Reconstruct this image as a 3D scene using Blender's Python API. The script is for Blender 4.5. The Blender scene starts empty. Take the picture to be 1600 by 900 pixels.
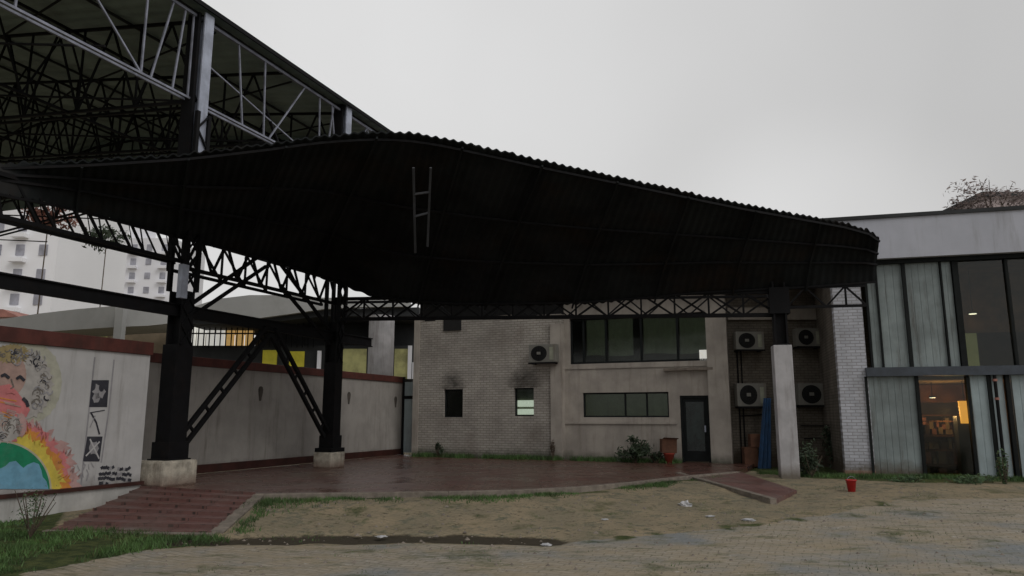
import bpy, bmesh, math, random
from mathutils import Vector, Matrix, noise
random.seed(7)
R = math.radians
scene = bpy.context.scene
C = scene.collection

# ---------------------------------------------------------------- camera
PITCH = R(9.87); FPX = 1150.0; EYE = 1.45
cp, sp = math.cos(PITCH), math.sin(PITCH)
cam = bpy.data.cameras.new('camera'); co = bpy.data.objects.new('camera', cam); C.objects.link(co)
co.location = (0, 0, EYE); co.rotation_euler = (R(90) + PITCH, 0, 0)
cam.sensor_width = 36; cam.lens = 36 * FPX / 1600; cam.clip_end = 3000; cam.clip_start = .05
scene.camera = co

# ---------------------------------------------------------------- world, sun, exposure
w = bpy.data.worlds.new('World'); scene.world = w; w.use_nodes = True
nt = w.node_tree; nt.nodes.clear()
out = nt.nodes.new('ShaderNodeOutputWorld'); bg = nt.nodes.new('ShaderNodeBackground')
sky = nt.nodes.new('ShaderNodeTexSky'); sky.sky_type = 'NISHITA'; sky.sun_disc = False
sky.sun_elevation = R(42); sky.sun_rotation = R(140); sky.dust_density = 4; sky.air_density = 2
hs = nt.nodes.new('ShaderNodeHueSaturation'); hs.inputs['Saturation'].default_value = .12
mx = nt.nodes.new('ShaderNodeMix'); mx.data_type = 'RGBA'; mx.inputs['Factor'].default_value = .85
nz = nt.nodes.new('ShaderNodeTexNoise'); nz.inputs['Scale'].default_value = 1.6; nz.inputs['Detail'].default_value = 3
tc = nt.nodes.new('ShaderNodeTexCoord')
cr = nt.nodes.new('ShaderNodeValToRGB')
cr.color_ramp.elements[0].position = .3; cr.color_ramp.elements[0].color = (.86, .855, .85, 1)
cr.color_ramp.elements[1].position = .7; cr.color_ramp.elements[1].color = (1, 1, 1, 1)
dt = nt.nodes.new('ShaderNodeVectorMath'); dt.operation = 'DOT_PRODUCT'; dt.inputs[1].default_value = Vector((-.45, .75, .48)).normalized()
dm = nt.nodes.new('ShaderNodeMapRange'); dm.inputs[1].default_value = .55; dm.inputs[2].default_value = 1; dm.inputs[3].default_value = .94; dm.inputs[4].default_value = 1.26
dn = nt.nodes.new('ShaderNodeVectorMath'); dn.operation = 'DOT_PRODUCT'; dn.inputs[1].default_value = Vector((.38, .9, .14)).normalized()
dk_ = nt.nodes.new('ShaderNodeMapRange'); dk_.inputs[1].default_value = .965; dk_.inputs[2].default_value = 1; dk_.inputs[3].default_value = 0; dk_.inputs[4].default_value = .2; dk_.interpolation_type = 'SMOOTHSTEP'
ad_ = nt.nodes.new('ShaderNodeMath'); mu_ = nt.nodes.new('ShaderNodeVectorMath'); mu_.operation = 'SCALE'
ml = nt.nodes.new('ShaderNodeMix'); ml.data_type = 'RGBA'; ml.blend_type = 'MULTIPLY'; ml.inputs['Factor'].default_value = 1
nt.links.new(tc.outputs['Generated'], nz.inputs['Vector']); nt.links.new(nz.outputs['Fac'], cr.inputs['Fac'])
nt.links.new(sky.outputs[0], hs.inputs['Color']); nt.links.new(hs.outputs[0], mx.inputs[6])
mx.inputs[7].default_value = (6.4, 6.38, 6.38, 1)
nt.links.new(mx.outputs[2], ml.inputs[6]); nt.links.new(cr.outputs[0], ml.inputs[7])
for q_ in (dt, dn): nt.links.new(tc.outputs['Generated'], q_.inputs[0])
nt.links.new(dt.outputs['Value'], dm.inputs[0]); nt.links.new(dn.outputs['Value'], dk_.inputs[0]); nt.links.new(dm.outputs[0], ad_.inputs[0]); nt.links.new(dk_.outputs[0], ad_.inputs[1])
nt.links.new(ml.outputs[2], mu_.inputs[0]); nt.links.new(ad_.outputs[0], mu_.inputs['Scale'])
nt.links.new(mu_.outputs[0], bg.inputs['Color']); bg.inputs['Strength'].default_value = .1
nt.links.new(bg.outputs[0], out.inputs['Surface'])
sl = bpy.data.lights.new('sun', 'SUN'); sl.energy = .6; sl.angle = R(28); sl.color = (1, .97, .93)
so = bpy.data.objects.new('sun', sl); C.objects.link(so)
so.rotation_euler = (R(48), 0, R(40)); so.location = (0, 0, 30)
scene.view_settings.view_transform = 'Standard'; scene.view_settings.look = 'None'
scene.view_settings.gamma = 1; scene.view_settings.exposure = 0
scene.view_settings.use_curve_mapping = False
scene.render.engine = 'CYCLES'

# ---------------------------------------------------------------- surveying helpers
def ray(px, py):
    x = (px - 800) / FPX; v = (450 - py) / FPX
    return Vector((x, cp - v * sp, sp + v * cp))
def PY(px, py, Y):
    d = ray(px, py); return Vector((0, 0, EYE)) + d * (Y / d.y)
def PZ(px, py, z):
    d = ray(px, py); return Vector((0, 0, EYE)) + d * ((z - EYE) / d.z)
class Frame:
    """a vertical reference plane: local x along it (to the right), local y behind it"""
    def __init__(s, o, deg):
        s.o = Vector((o[0], o[1], 0)); s.a = R(deg)
        s.u = Vector((math.cos(s.a), math.sin(s.a), 0)); s.n = Vector((-math.sin(s.a), math.cos(s.a), 0))
    def hit(s, px, py, off=0):
        d = ray(px, py); p = Vector((0, 0, EYE))
        t = (s.o + s.n * off - p).dot(s.n) / d.dot(s.n); q = p + d * t
        return (q - s.o).dot(s.u), q.z
    def W(s, u, y, z): return s.o + s.u * u + s.n * y + Vector((0, 0, z))

# ---------------------------------------------------------------- materials
def principled(name):
    m = bpy.data.materials.new(name); m.use_nodes = True
    n = m.node_tree; b = n.nodes['Principled BSDF']; return m, n, b
def N(n, t, **k):
    x = n.nodes.new(t)
    for a, v in k.items():
        if a in x.inputs: x.inputs[a].default_value = v
        else: setattr(x, a, v)
    return x
def mixc(n, fac, a, b, mode='MIX'):
    x = n.nodes.new('ShaderNodeMix'); x.data_type = 'RGBA'; x.blend_type = mode
    for i, v in ((0, fac), (6, a), (7, b)):
        if isinstance(v, bpy.types.NodeSocket): n.links.new(v, x.inputs[i])
        elif i == 0: x.inputs[0].default_value = v
        else: x.inputs[i].default_value = (*v, 1)
    return x.outputs[2]
def ramp(n, src, p0, p1):
    r = n.nodes.new('ShaderNodeMapRange'); r.inputs[1].default_value = p0; r.inputs[2].default_value = p1
    r.interpolation_type = 'SMOOTHSTEP'; n.links.new(src, r.inputs[0]); return r.outputs[0]
def vec(n, scale=(1, 1, 1)):
    t = n.nodes.new('ShaderNodeTexCoord'); m = n.nodes.new('ShaderNodeMapping')
    m.inputs['Scale'].default_value = scale; n.links.new(t.outputs['Object'], m.inputs['Vector']); return m.outputs[0]
def nse(n, v, scale, detail=6, rough=.6):
    x = N(n, 'ShaderNodeTexNoise'); x.inputs['Scale'].default_value = scale; x.inputs['Detail'].default_value = detail
    x.inputs['Roughness'].default_value = rough; n.links.new(v, x.inputs['Vector']); return x.outputs['Fac']
def mat(name, col, rough=.8, var=.25, scale=3, dirt=None, dirt_amt=.5, streak=False, bump=.1, metal=0, brick=None, lowdirt=None, emit=None, spec=None):
    m, n, b = principled(name)
    v = vec(n)
    a = tuple(c * (1 - var) for c in col); c2 = tuple(min(1, c * (1 + var)) for c in col)
    base = mixc(n, ramp(n, nse(n, v, scale), .3, .7), a, c2)
    hgt = nse(n, v, scale * 9, 4)
    if brick:
        bw, bh, mort = brick
        sx = n.nodes.new('ShaderNodeSeparateXYZ'); n.links.new(v, sx.inputs[0])
        cx = n.nodes.new('ShaderNodeCombineXYZ'); n.links.new(sx.outputs[0], cx.inputs[0]); n.links.new(sx.outputs[2], cx.inputs[1])
        bt = n.nodes.new('ShaderNodeTexBrick'); bt.inputs['Scale'].default_value = 1
        bt.inputs['Brick Width'].default_value = bw; bt.inputs['Row Height'].default_value = bh
        bt.inputs['Mortar Size'].default_value = mort; bt.inputs['Mortar Smooth'].default_value = .3
        bt.inputs['Color1'].default_value = (1, 1, 1, 1); bt.inputs['Color2'].default_value = (.82, .82, .82, 1); bt.inputs['Mortar'].default_value = (.6, .58, .55, 1)
        n.links.new(cx.outputs[0], bt.inputs['Vector'])
        base = mixc(n, 1, base, bt.outputs['Color'], 'MULTIPLY'); inv = n.nodes.new('ShaderNodeMath'); inv.operation = 'SUBTRACT'
        inv.inputs[0].default_value = 1; n.links.new(bt.outputs['Fac'], inv.inputs[1]); hgt = inv.outputs[0]; bump = max(bump, .5)
    if dirt:
        dv = vec(n, (3.5, 3.5, .35)) if streak else vec(n)
        f = ramp(n, nse(n, dv, 1.2 if streak else scale * .6, 8, .7), .48, .78)
        mm = n.nodes.new('ShaderNodeMath'); mm.operation = 'MULTIPLY'; mm.inputs[1].default_value = dirt_amt
        n.links.new(f, mm.inputs[0]); base = mixc(n, mm.outputs[0], base, dirt)
    if lowdirt:   # splash-back and moss above the ground: (colour, height)
        sx = n.nodes.new('ShaderNodeSeparateXYZ'); n.links.new(v, sx.inputs[0])
        ad = n.nodes.new('ShaderNodeMath'); ad.operation = 'MULTIPLY_ADD'; ad.inputs[1].default_value = lowdirt[1] * 1.6
        n.links.new(nse(n, v, 2.2, 7, .75), ad.inputs[0]); ad.inputs[2].default_value = -lowdirt[1] * .55
        sb = n.nodes.new('ShaderNodeMath'); sb.operation = 'SUBTRACT'; n.links.new(sx.outputs[2], sb.inputs[0]); n.links.new(ad.outputs[0], sb.inputs[1])
        mr = n.nodes.new('ShaderNodeMapRange'); mr.inputs[1].default_value = -.12; mr.inputs[2].default_value = .22
        mr.inputs[3].default_value = .85; mr.inputs[4].default_value = 0; n.links.new(sb.outputs[0], mr.inputs[0])
        base = mixc(n, mr.outputs[0], base, lowdirt[0])
    n.links.new(base, b.inputs['Base Color'])
    b.inputs['Roughness'].default_value = rough; b.inputs['Metallic'].default_value = metal
    if spec is not None: b.inputs['Specular IOR Level'].default_value = spec
    if bump:
        bp = n.nodes.new('ShaderNodeBump'); bp.inputs['Strength'].default_value = bump; bp.inputs['Distance'].default_value = .02
        n.links.new(hgt, bp.inputs['Height']); n.links.new(bp.outputs[0], b.inputs['Normal'])
    if emit:
        b.inputs['Emission Color'].default_value = (*emit[0], 1); b.inputs['Emission Strength'].default_value = emit[1]
    return m
def glassmat(name, tint=(.6, .65, .62), mixf=.25):
    m, n, b = principled(name); n.nodes.remove(b)
    o = [x for x in n.nodes if x.type == 'OUTPUT_MATERIAL'][0]
    t = n.nodes.new('ShaderNodeBsdfTransparent'); t.inputs[0].default_value = (*tint, 1)
    g = n.nodes.new('ShaderNodeBsdfGlossy'); g.inputs['Roughness'].default_value = .12; g.inputs[0].default_value = (.8, .8, .8, 1)
    f = n.nodes.new('ShaderNodeFresnel'); f.inputs[0].default_value = 1.5
    x = n.nodes.new('ShaderNodeMixShader'); n.links.new(f.outputs[0], x.inputs[0]); n.links.new(t.outputs[0], x.inputs[1]); n.links.new(g.outputs[0], x.inputs[2])
    n.links.new(x.outputs[0], o.inputs[0]); return m
DIRT = (.07, .06, .045); MOSS = (.03, .04, .018)
M = {}
M['plaster'] = mat('plaster', (.48, .47, .465), .9, .08, 1.5, (.16, .14, .12), .5, True, .12, lowdirt=((.09, .07, .05), .25))
M['plinth_paint'] = mat('plinth_paint', (.46, .45, .43), .9, .15, 2, (.16, .14, .11), .6, True, .15)
M['plaster_worn'] = mat('plaster_worn', (.33, .31, .285), .9, .13, 1.2, (.11, .09, .07), .6, True, .15, lowdirt=((.07, .06, .04), .3))
M['white_brick'] = mat('white_brick', (.42, .39, .35), .85, .16, 1.1, (.13, .10, .08), .55, False, .6, brick=(.24, .085, .014), lowdirt=(MOSS, .55))
M['pier_brick'] = mat('pier_brick', (.52, .53, .58), .85, .1, 2, (.2, .17, .13), .5, False, .5, brick=(.24, .085, .012), lowdirt=((.09, .07, .04), .5))
M['facade_paint'] = mat('facade_paint', (.36, .325, .285), .85, .18, 1.2, (.12, .09, .07), .65, True, .15, lowdirt=(MOSS, .35))
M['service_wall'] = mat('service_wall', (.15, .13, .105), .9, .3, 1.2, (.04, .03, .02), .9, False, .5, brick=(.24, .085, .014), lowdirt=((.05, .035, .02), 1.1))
M['coping_red'] = mat('coping_red', (.085, .022, .016), .7, .3, 3, (.03, .02, .015), .6, True)
M['skirt_red'] = mat('skirt_red', (.05, .016, .012), .5, .3, 3, (.03, .02, .015), .6)
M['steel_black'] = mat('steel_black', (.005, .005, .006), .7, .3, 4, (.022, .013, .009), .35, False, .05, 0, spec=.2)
M['steel_grey'] = mat('steel_grey', (.42, .45, .54), .5, .2, 3, (.1, .09, .09), .6, True, .05, .3)
M['steel_rod'] = mat('steel_rod', (.27, .28, .34), .5, .25, 3, (.05, .05, .05), .5, False, .05, .4)
M['steel_dull'] = mat('steel_dull', (.03, .032, .038), .6, .3, 3, (.02, .018, .016), .8, False, .05)
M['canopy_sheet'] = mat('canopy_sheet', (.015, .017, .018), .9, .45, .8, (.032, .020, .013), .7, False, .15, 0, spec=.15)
M['shed_sheet'] = mat('shed_sheet', (.27, .34, .32), .7, .2, .6, (.07, .07, .06), .7, False, .1)
M['concrete'] = mat('concrete', (.44, .40, .32), .9, .25, 4, (.1, .07, .045), .85, True, .4, lowdirt=((.14, .05, .03), .18))
M['footing'] = mat('footing', (.44, .40, .33), .9, .3, 5, (.09, .06, .035), 1.0, True, .6, lowdirt=((.12, .05, .03), .2))
M['concrete_pale'] = mat('concrete_pale', (.43, .42, .43), .85, .14, 2, (.15, .12, .10), .75, True, .12, lowdirt=((.1, .08, .05), .25))
M['kerb'] = mat('kerb', (.20, .17, .14), .9, .25, 6, (.07, .055, .04), .7, False, .4)
M['fascia'] = mat('fascia', (.44, .45, .50), .8, .08, .9, (.2, .19, .18), .5, True, .08)
M['fascia_far'] = mat('fascia_far', (.42, .42, .41), .8, .08, .5, (.22, .21, .19), .4, False, .05)
M['shutter'] = mat('shutter', (.21, .245, .245), .7, .25, .9, (.055, .045, .035), 1.0, True, .12, lowdirt=((.08, .055, .03), .4))
M['shutter_pale'] = mat('shutter_pale', (.32, .385, .40), .6, .1, 1.8, (.12, .09, .07), .6, True, .1)
M['frame_dark'] = mat('frame_dark', (.010, .012, .012), .75, .2, 5, None, bump=.03, spec=.2)
M['beam_blue'] = mat('beam_blue', (.045, .055, .07), .5, .25, 3, (.02, .02, .02), .6, False, .05)
M['curtain'] = mat('curtain', (.30, .31, .24), .95, .2, 2, (.12, .12, .09), .6, True, .1)
M['curtain_glow'] = mat('curtain_glow', (.34, .31, .25), .95, .3, 1.6, (.12, .12, .09), .6, True, .1, emit=((.9, .8, .6), .04))  # faint emission in the cloth stands in for room light on curtains and blind
M['glass'] = glassmat('glass'); M['glass_dark'] = glassmat('glass_dark', (.5, .58, .52))
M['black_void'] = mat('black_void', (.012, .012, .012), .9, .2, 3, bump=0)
M['door_pane'] = mat('door_pane', (.012, .02, .019), .25, .5, 3, bump=0)
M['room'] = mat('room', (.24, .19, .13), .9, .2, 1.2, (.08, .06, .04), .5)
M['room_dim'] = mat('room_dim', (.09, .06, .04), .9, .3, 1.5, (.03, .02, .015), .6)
M['room_brown'] = mat('room_brown', (.16, .07, .03), .8, .4, 2.5, (.03, .015, .01), .8)
M['room_green'] = mat('room_green', (.36, .37, .2), .9, .15, 1)
M['ac_body'] = mat('ac_body', (.18, .175, .155), .6, .1, 4, (.15, .12, .08), .7, True, .05)
M['blue_tarp'] = mat('blue_tarp', (.006, .045, .12), .55, .3, 5, (.02, .04, .08), .5, False, .3)
M['red_plastic'] = mat('red_plastic', (.5, .02, .02), .4, .2, 5, (.2, .02, .02), .4, False, .05)
M['brown_card'] = mat('brown_card', (.13, .06, .035), .9, .25, 5, (.05, .03, .02), .6)
M['terracotta'] = mat('terracotta', (.33, .045, .025), .8, .2, 5, (.1, .04, .03), .6)
M['leaf'] = mat('leaf', (.045, .085, .03), .6, .5, 6, bump=0)
M['leaf_dark'] = mat('leaf_dark', (.025, .042, .018), .6, .5, 4, bump=0)
M['leaf_red'] = mat('leaf_red', (.16, .06, .04), .7, .5, 4, bump=0)
M['leaf_grey'] = mat('leaf_grey', (.14, .10, .09), .7, .4, 4, bump=0)
M['grass'] = mat('grass', (.06, .12, .03), .7, .5, 1.5, (.10, .09, .035), .7, bump=0)
M['bark'] = mat('bark', (.09, .065, .045), .9, .3, 6, bump=.5)
M['litter'] = mat('litter', (.5, .5, .51), .5, .1, 6, bump=.1)
M['tower_white'] = mat('tower_white', (.9, .9, .93), .9, .05, .05, bump=0)
M['tower_grey'] = mat('tower_grey', (.8, .8, .84), .9, .08, .08, bump=0)
M['tower_window'] = mat('tower_window', (.33, .33, .38), .5, .3, .5, bump=0)
M['red_tile'] = mat('red_tile', (.33, .15, .12), .8, .25, .8, bump=.2)
M['pink_wall'] = mat('pink_wall', (.52, .43, .43), .9, .15, .3, bump=0)
M['roof_dark'] = mat('roof_dark', (.03, .032, .034), .85, .3, 1)
M['lit_window'] = mat('lit_window', (.6, .6, .55), .6, .2, 3, emit=((1, .98, .9), .42), bump=0)
M['lit_yellow'] = mat('lit_yellow', (.6, .4, .1), .6, .5, 2.5, emit=((1, .62, .22), .3), bump=0)
M['lit_olive'] = mat('lit_olive', (.3, .29, .12), .7, .4, 1.5, (.05, .05, .02), .8, emit=((.9, .85, .4), .04), bump=0)
M['sign_yellow'] = mat('sign_yellow', (.62, .55, .04), .6, .15, 2, (.3, .25, .03), .5, emit=((1, .9, .1), .02), bump=0)
M['lamp_warm'] = mat('lamp_warm', (.9, .5, .1), .6, .2, 3, emit=((1, .40, .06), 1.6), bump=0)
M['spot'] = mat('spot', (1, .9, .8), .6, 0, 3, emit=((1, .85, .65), 2.5), bump=0)
M['window_glow'] = mat('window_glow', (.6, .62, .5), .7, .35, 6, emit=((1, 1, .88), 1.0), bump=0)
M['soot'] = mat('soot', (.07, .06, .05), .9, .4, 3, bump=0)

def paving(name, c1, c2, mort, bw, bh, rough, worn, spec=.5, ribs=False):
    m, n, b = principled(name); v = vec(n)
    bt = n.nodes.new('ShaderNodeTexBrick'); bt.inputs['Scale'].default_value = 1
    bt.inputs['Brick Width'].default_value = bw; bt.inputs['Row Height'].default_value = bh; bt.inputs['Mortar Size'].default_value = .008
    bt.inputs['Color1'].default_value = (*c1, 1); bt.inputs['Color2'].default_value = (*c2, 1); bt.inputs['Mortar'].default_value = (*mort, 1)
    bt.offset = 0
    n.links.new(v, bt.inputs['Vector'])
    f = ramp(n, nse(n, v, .7, 8, .7), .42, .72)
    c = mixc(n, f, bt.outputs['Color'], worn)
    f2 = ramp(n, nse(n, v, 7, 5, .7), .5, .75)
    c = mixc(n, f2, c, tuple(x * .55 for x in c1))
    n.links.new(c, b.inputs['Base Color'])
    rr = n.nodes.new('ShaderNodeMapRange'); rr.inputs[1].default_value = .35; rr.inputs[2].default_value = .65
    rr.inputs[3].default_value = rough * .6; rr.inputs[4].default_value = min(1, rough * 1.5)
    n.links.new(nse(n, v, 1.1, 5), rr.inputs[0]); n.links.new(rr.outputs[0], b.inputs['Roughness'])
    bp = n.nodes.new('ShaderNodeBump'); bp.inputs['Strength'].default_value = .25; bp.inputs['Distance'].default_value = .01
    n.links.new(nse(n, v, 18, 4), bp.inputs['Height']); n.links.new(bp.outputs[0], b.inputs['Normal'])
    return m
M['platform'] = paving('platform', (.125, .052, .038), (.10, .043, .033), (.045, .03, .024), .3, .3, .30, (.11, .075, .055))
M['ramp'] = paving('ramp', (.17, .082, .07), (.135, .066, .057), (.04, .025, .02), .6, .18, .55, (.15, .11, .095))

# ---------------------------------------------------------------- mesh builder
class MB:
    def __init__(s): s.v = []; s.f = []; s.mi = []
    def add(s, vs, fs, mi=0):
        k = len(s.v); s.v += [tuple(p) for p in vs]; s.f += [tuple(i + k for i in f) for f in fs]; s.mi += [mi] * len(fs); return s
    def box(s, x0, x1, y0, y1, z0, z1, mi=0):
        vs = [(x, y, z) for z in (z0, z1) for (x, y) in ((x0, y0), (x1, y0), (x1, y1), (x0, y1))]
        return s.add(vs, [(3, 2, 1, 0), (4, 5, 6, 7), (0, 1, 5, 4), (1, 2, 6, 5), (2, 3, 7, 6), (3, 0, 4, 7)], mi)
    def bar(s, p, q, w=.06, h=None, mi=0):
        h = h or w; p, q = Vector(p), Vector(q); d = (q - p).normalized()
        up = Vector((0, 0, 1)) if abs(d.z) < .95 else Vector((1, 0, 0))
        a = d.cross(up).normalized() * w / 2; b = a.cross(d).normalized() * h / 2
        vs = [c + e for c in (p, q) for e in (-a - b, a - b, a + b, -a + b)]
        return s.add(vs, [(3, 2, 1, 0), (4, 5, 6, 7), (0, 1, 5, 4), (1, 2, 6, 5), (2, 3, 7, 6), (3, 0, 4, 7)], mi)
    def tube(s, p, q, r, r2=None, n=8, mi=0):
        r2 = r if r2 is None else r2; p, q = Vector(p), Vector(q); d = (q - p).normalized()
        up = Vector((0, 0, 1)) if abs(d.z) < .95 else Vector((1, 0, 0))
        a = d.cross(up).normalized(); b = a.cross(d)
        vs = []
        for c, rr in ((p, r), (q, r2)):
            for i in range(n):
                t = 2 * math.pi * i / n; vs.append(c + a * rr * math.cos(t) + b * rr * math.sin(t))
        fs = [(i, (i + 1) % n, n + (i + 1) % n, n + i) for i in range(n)] + [tuple(range(n))[::-1], tuple(range(n, 2 * n))]
        return s.add(vs, fs, mi)
    def prism(s, pts, a, b, mi=0):
        """pts: 2-D outline in x,z; from y=a to y=b"""
        n = len(pts); vs = [(x, a, z) for x, z in pts] + [(x, b, z) for x, z in pts]
        fs = [tuple(range(n)), tuple(range(n, 2 * n))[::-1]] + [(i, n + i, n + (i + 1) % n, (i + 1) % n) for i in range(n)]
        return s.add(vs, fs, mi)
    def slab(s, pts, h, mi=0):
        n = len(pts); vs = [tuple(p) for p in pts] + [(p[0], p[1], p[2] - h) for p in pts]
        fs = [tuple(range(n)), tuple(range(n, 2 * n))[::-1]] + [(i, n + i, n + (i + 1) % n, (i + 1) % n) for i in range(n)]
        return s.add(vs, fs, mi)
    def build(s, name, m, parent=None, smooth=False, bevel=0):
        me = bpy.data.meshes.new(name); me.from_pydata(s.v, [], s.f); me.update()
        for x in (m if isinstance(m, (list, tuple)) else [m]): me.materials.append(M[x] if isinstance(x, str) else x)
        me.polygons.foreach_set('material_index', s.mi)
        bm = bmesh.new(); bm.from_mesh(me); bmesh.ops.recalc_face_normals(bm, faces=bm.faces); bm.to_mesh(me); bm.free()
        if smooth: me.polygons.foreach_set('use_smooth', [True] * len(me.polygons))
        o = bpy.data.objects.new(name, me); C.objects.link(o)
        if parent: o.parent = parent
        if bevel:
            b = o.modifiers.new('bevel', 'BEVEL'); b.width = bevel; b.segments = 2; b.limit_method = 'ANGLE'
        return o
def tag(o, label=None, cat=None, group=None, kind=None):
    if label: o['label'] = label
    if cat: o['category'] = cat
    if group: o['group'] = group
    if kind: o['kind'] = kind
    return o
def empty(name, loc, rz=0, label=None, cat=None, group=None):
    o = bpy.data.objects.new(name, None); C.objects.link(o); o.location = loc; o.rotation_euler = (0, 0, rz)
    o.empty_display_size = .2
    return tag(o, label, cat, group)
def at(fr, name, label, cat, group=None, u=0, y=0, z=0):
    return empty(name, fr.W(u, y, z), fr.a, label, cat, group)
def copy_tree(o, parent=None):
    c = o.copy(); C.objects.link(c)
    if parent: c.parent = parent
    for ch in list(o.children): copy_tree(ch, c)
    return c

# frames measured from the place
FR_A = Frame((-7.4, 16.3), 68.5)                       # column row beside the boundary wall
FR_M = Frame(PZ(218, 757, .05), 68.3)                  # mural wall
pr0, pr1 = PZ(300, 741, 0), PZ(628, 710, 0)
FR_R = Frame(pr0, math.degrees(math.atan2(pr1.y - pr0.y, pr1.x - pr0.x)))   # rear boundary wall
pf0, pf1 = PZ(651, 712, 0), PZ(1145, 724, 0)
FR_F = Frame(pf0, math.degrees(math.atan2(pf1.y - pf0.y, pf1.x - pf0.x)))   # white building facade
pb = PY(1322, 745, 20.2)
FR_B = Frame(pb, -15)                                  # glazed building
FL = (pf1 - pf0).length

# ---------------------------------------------------------------- ground
edge_px = [(400, 772), (550, 770), (700, 768), (800, 766), (900, 761), (990, 753), (1070, 744), (1150, 737)]
EDGE = [PZ(a, b, 0) for a, b in edge_px]
RT0, RT1 = PZ(222, 761, 0), EDGE[0]
RB0, RB1 = PZ(80, 829, -.37), PZ(330, 834, -.37)
def segd(p, a, b):
    ab = b - a; t = max(0, min(1, (p - a).dot(ab) / ab.dot(ab))); return (p - a - ab * t).length
E2 = [Vector((e.x, e.y)) for e in EDGE]
def ss(x, a, b):
    t = max(0, min(1, (x - a) / (b - a))); return t * t * (3 - 2 * t)
def inside(p, poly):
    c = False; n = len(poly)
    for i in range(n):
        a, b = poly[i], poly[(i + 1) % n]
        if (a[1] > p[1]) != (b[1] > p[1]) and p[0] < (b[0] - a[0]) * (p[1] - a[1]) / (b[1] - a[1]) + a[0]: c = not c
    return c
PLAT = [(RT0.x, RT0.y)] + [(e.x, e.y) for e in E2] + [(pf1.x + .6, pf1.y - .2), (pf0.x, pf0.y), (pr1.x, pr1.y), (pr0.x - .6, pr0.y - 2)]
RAMP = [(RB0.x, RB0.y), (RB1.x, RB1.y), (RT1.x, RT1.y), (RT0.x, RT0.y)]
def gz(x, y, d=None):
    p = Vector((x, y))
    z = -.38 + .2 * ss(y, 11, 19) + .06 * ss(x, 0, 10) * ss(y, 9, 14)
    if d is None: d = min(segd(p, E2[i], E2[i + 1]) for i in range(len(E2) - 1)) if -8 < x < 10 and 9 < y < 23 else 9
    z += (-.07 - z) * (1 - ss(d, .1, 2.6)) * .9
    if (y > 10.5 and y < 17 and x < 0):
        dr = segd(p, Vector(RAMP[1]), Vector(RAMP[2])); z -= 0
    z += .025 * noise.noise(Vector((x * .8, y * .8, 0))) + .012 * noise.noise(Vector((x * 3, y * 3, 4)))
    return z
def G(px, py, z=-.3):
    p = PZ(px, py, z)
    for _ in range(4): p = PZ(px, py, gz(p.x, p.y))
    return p
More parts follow.
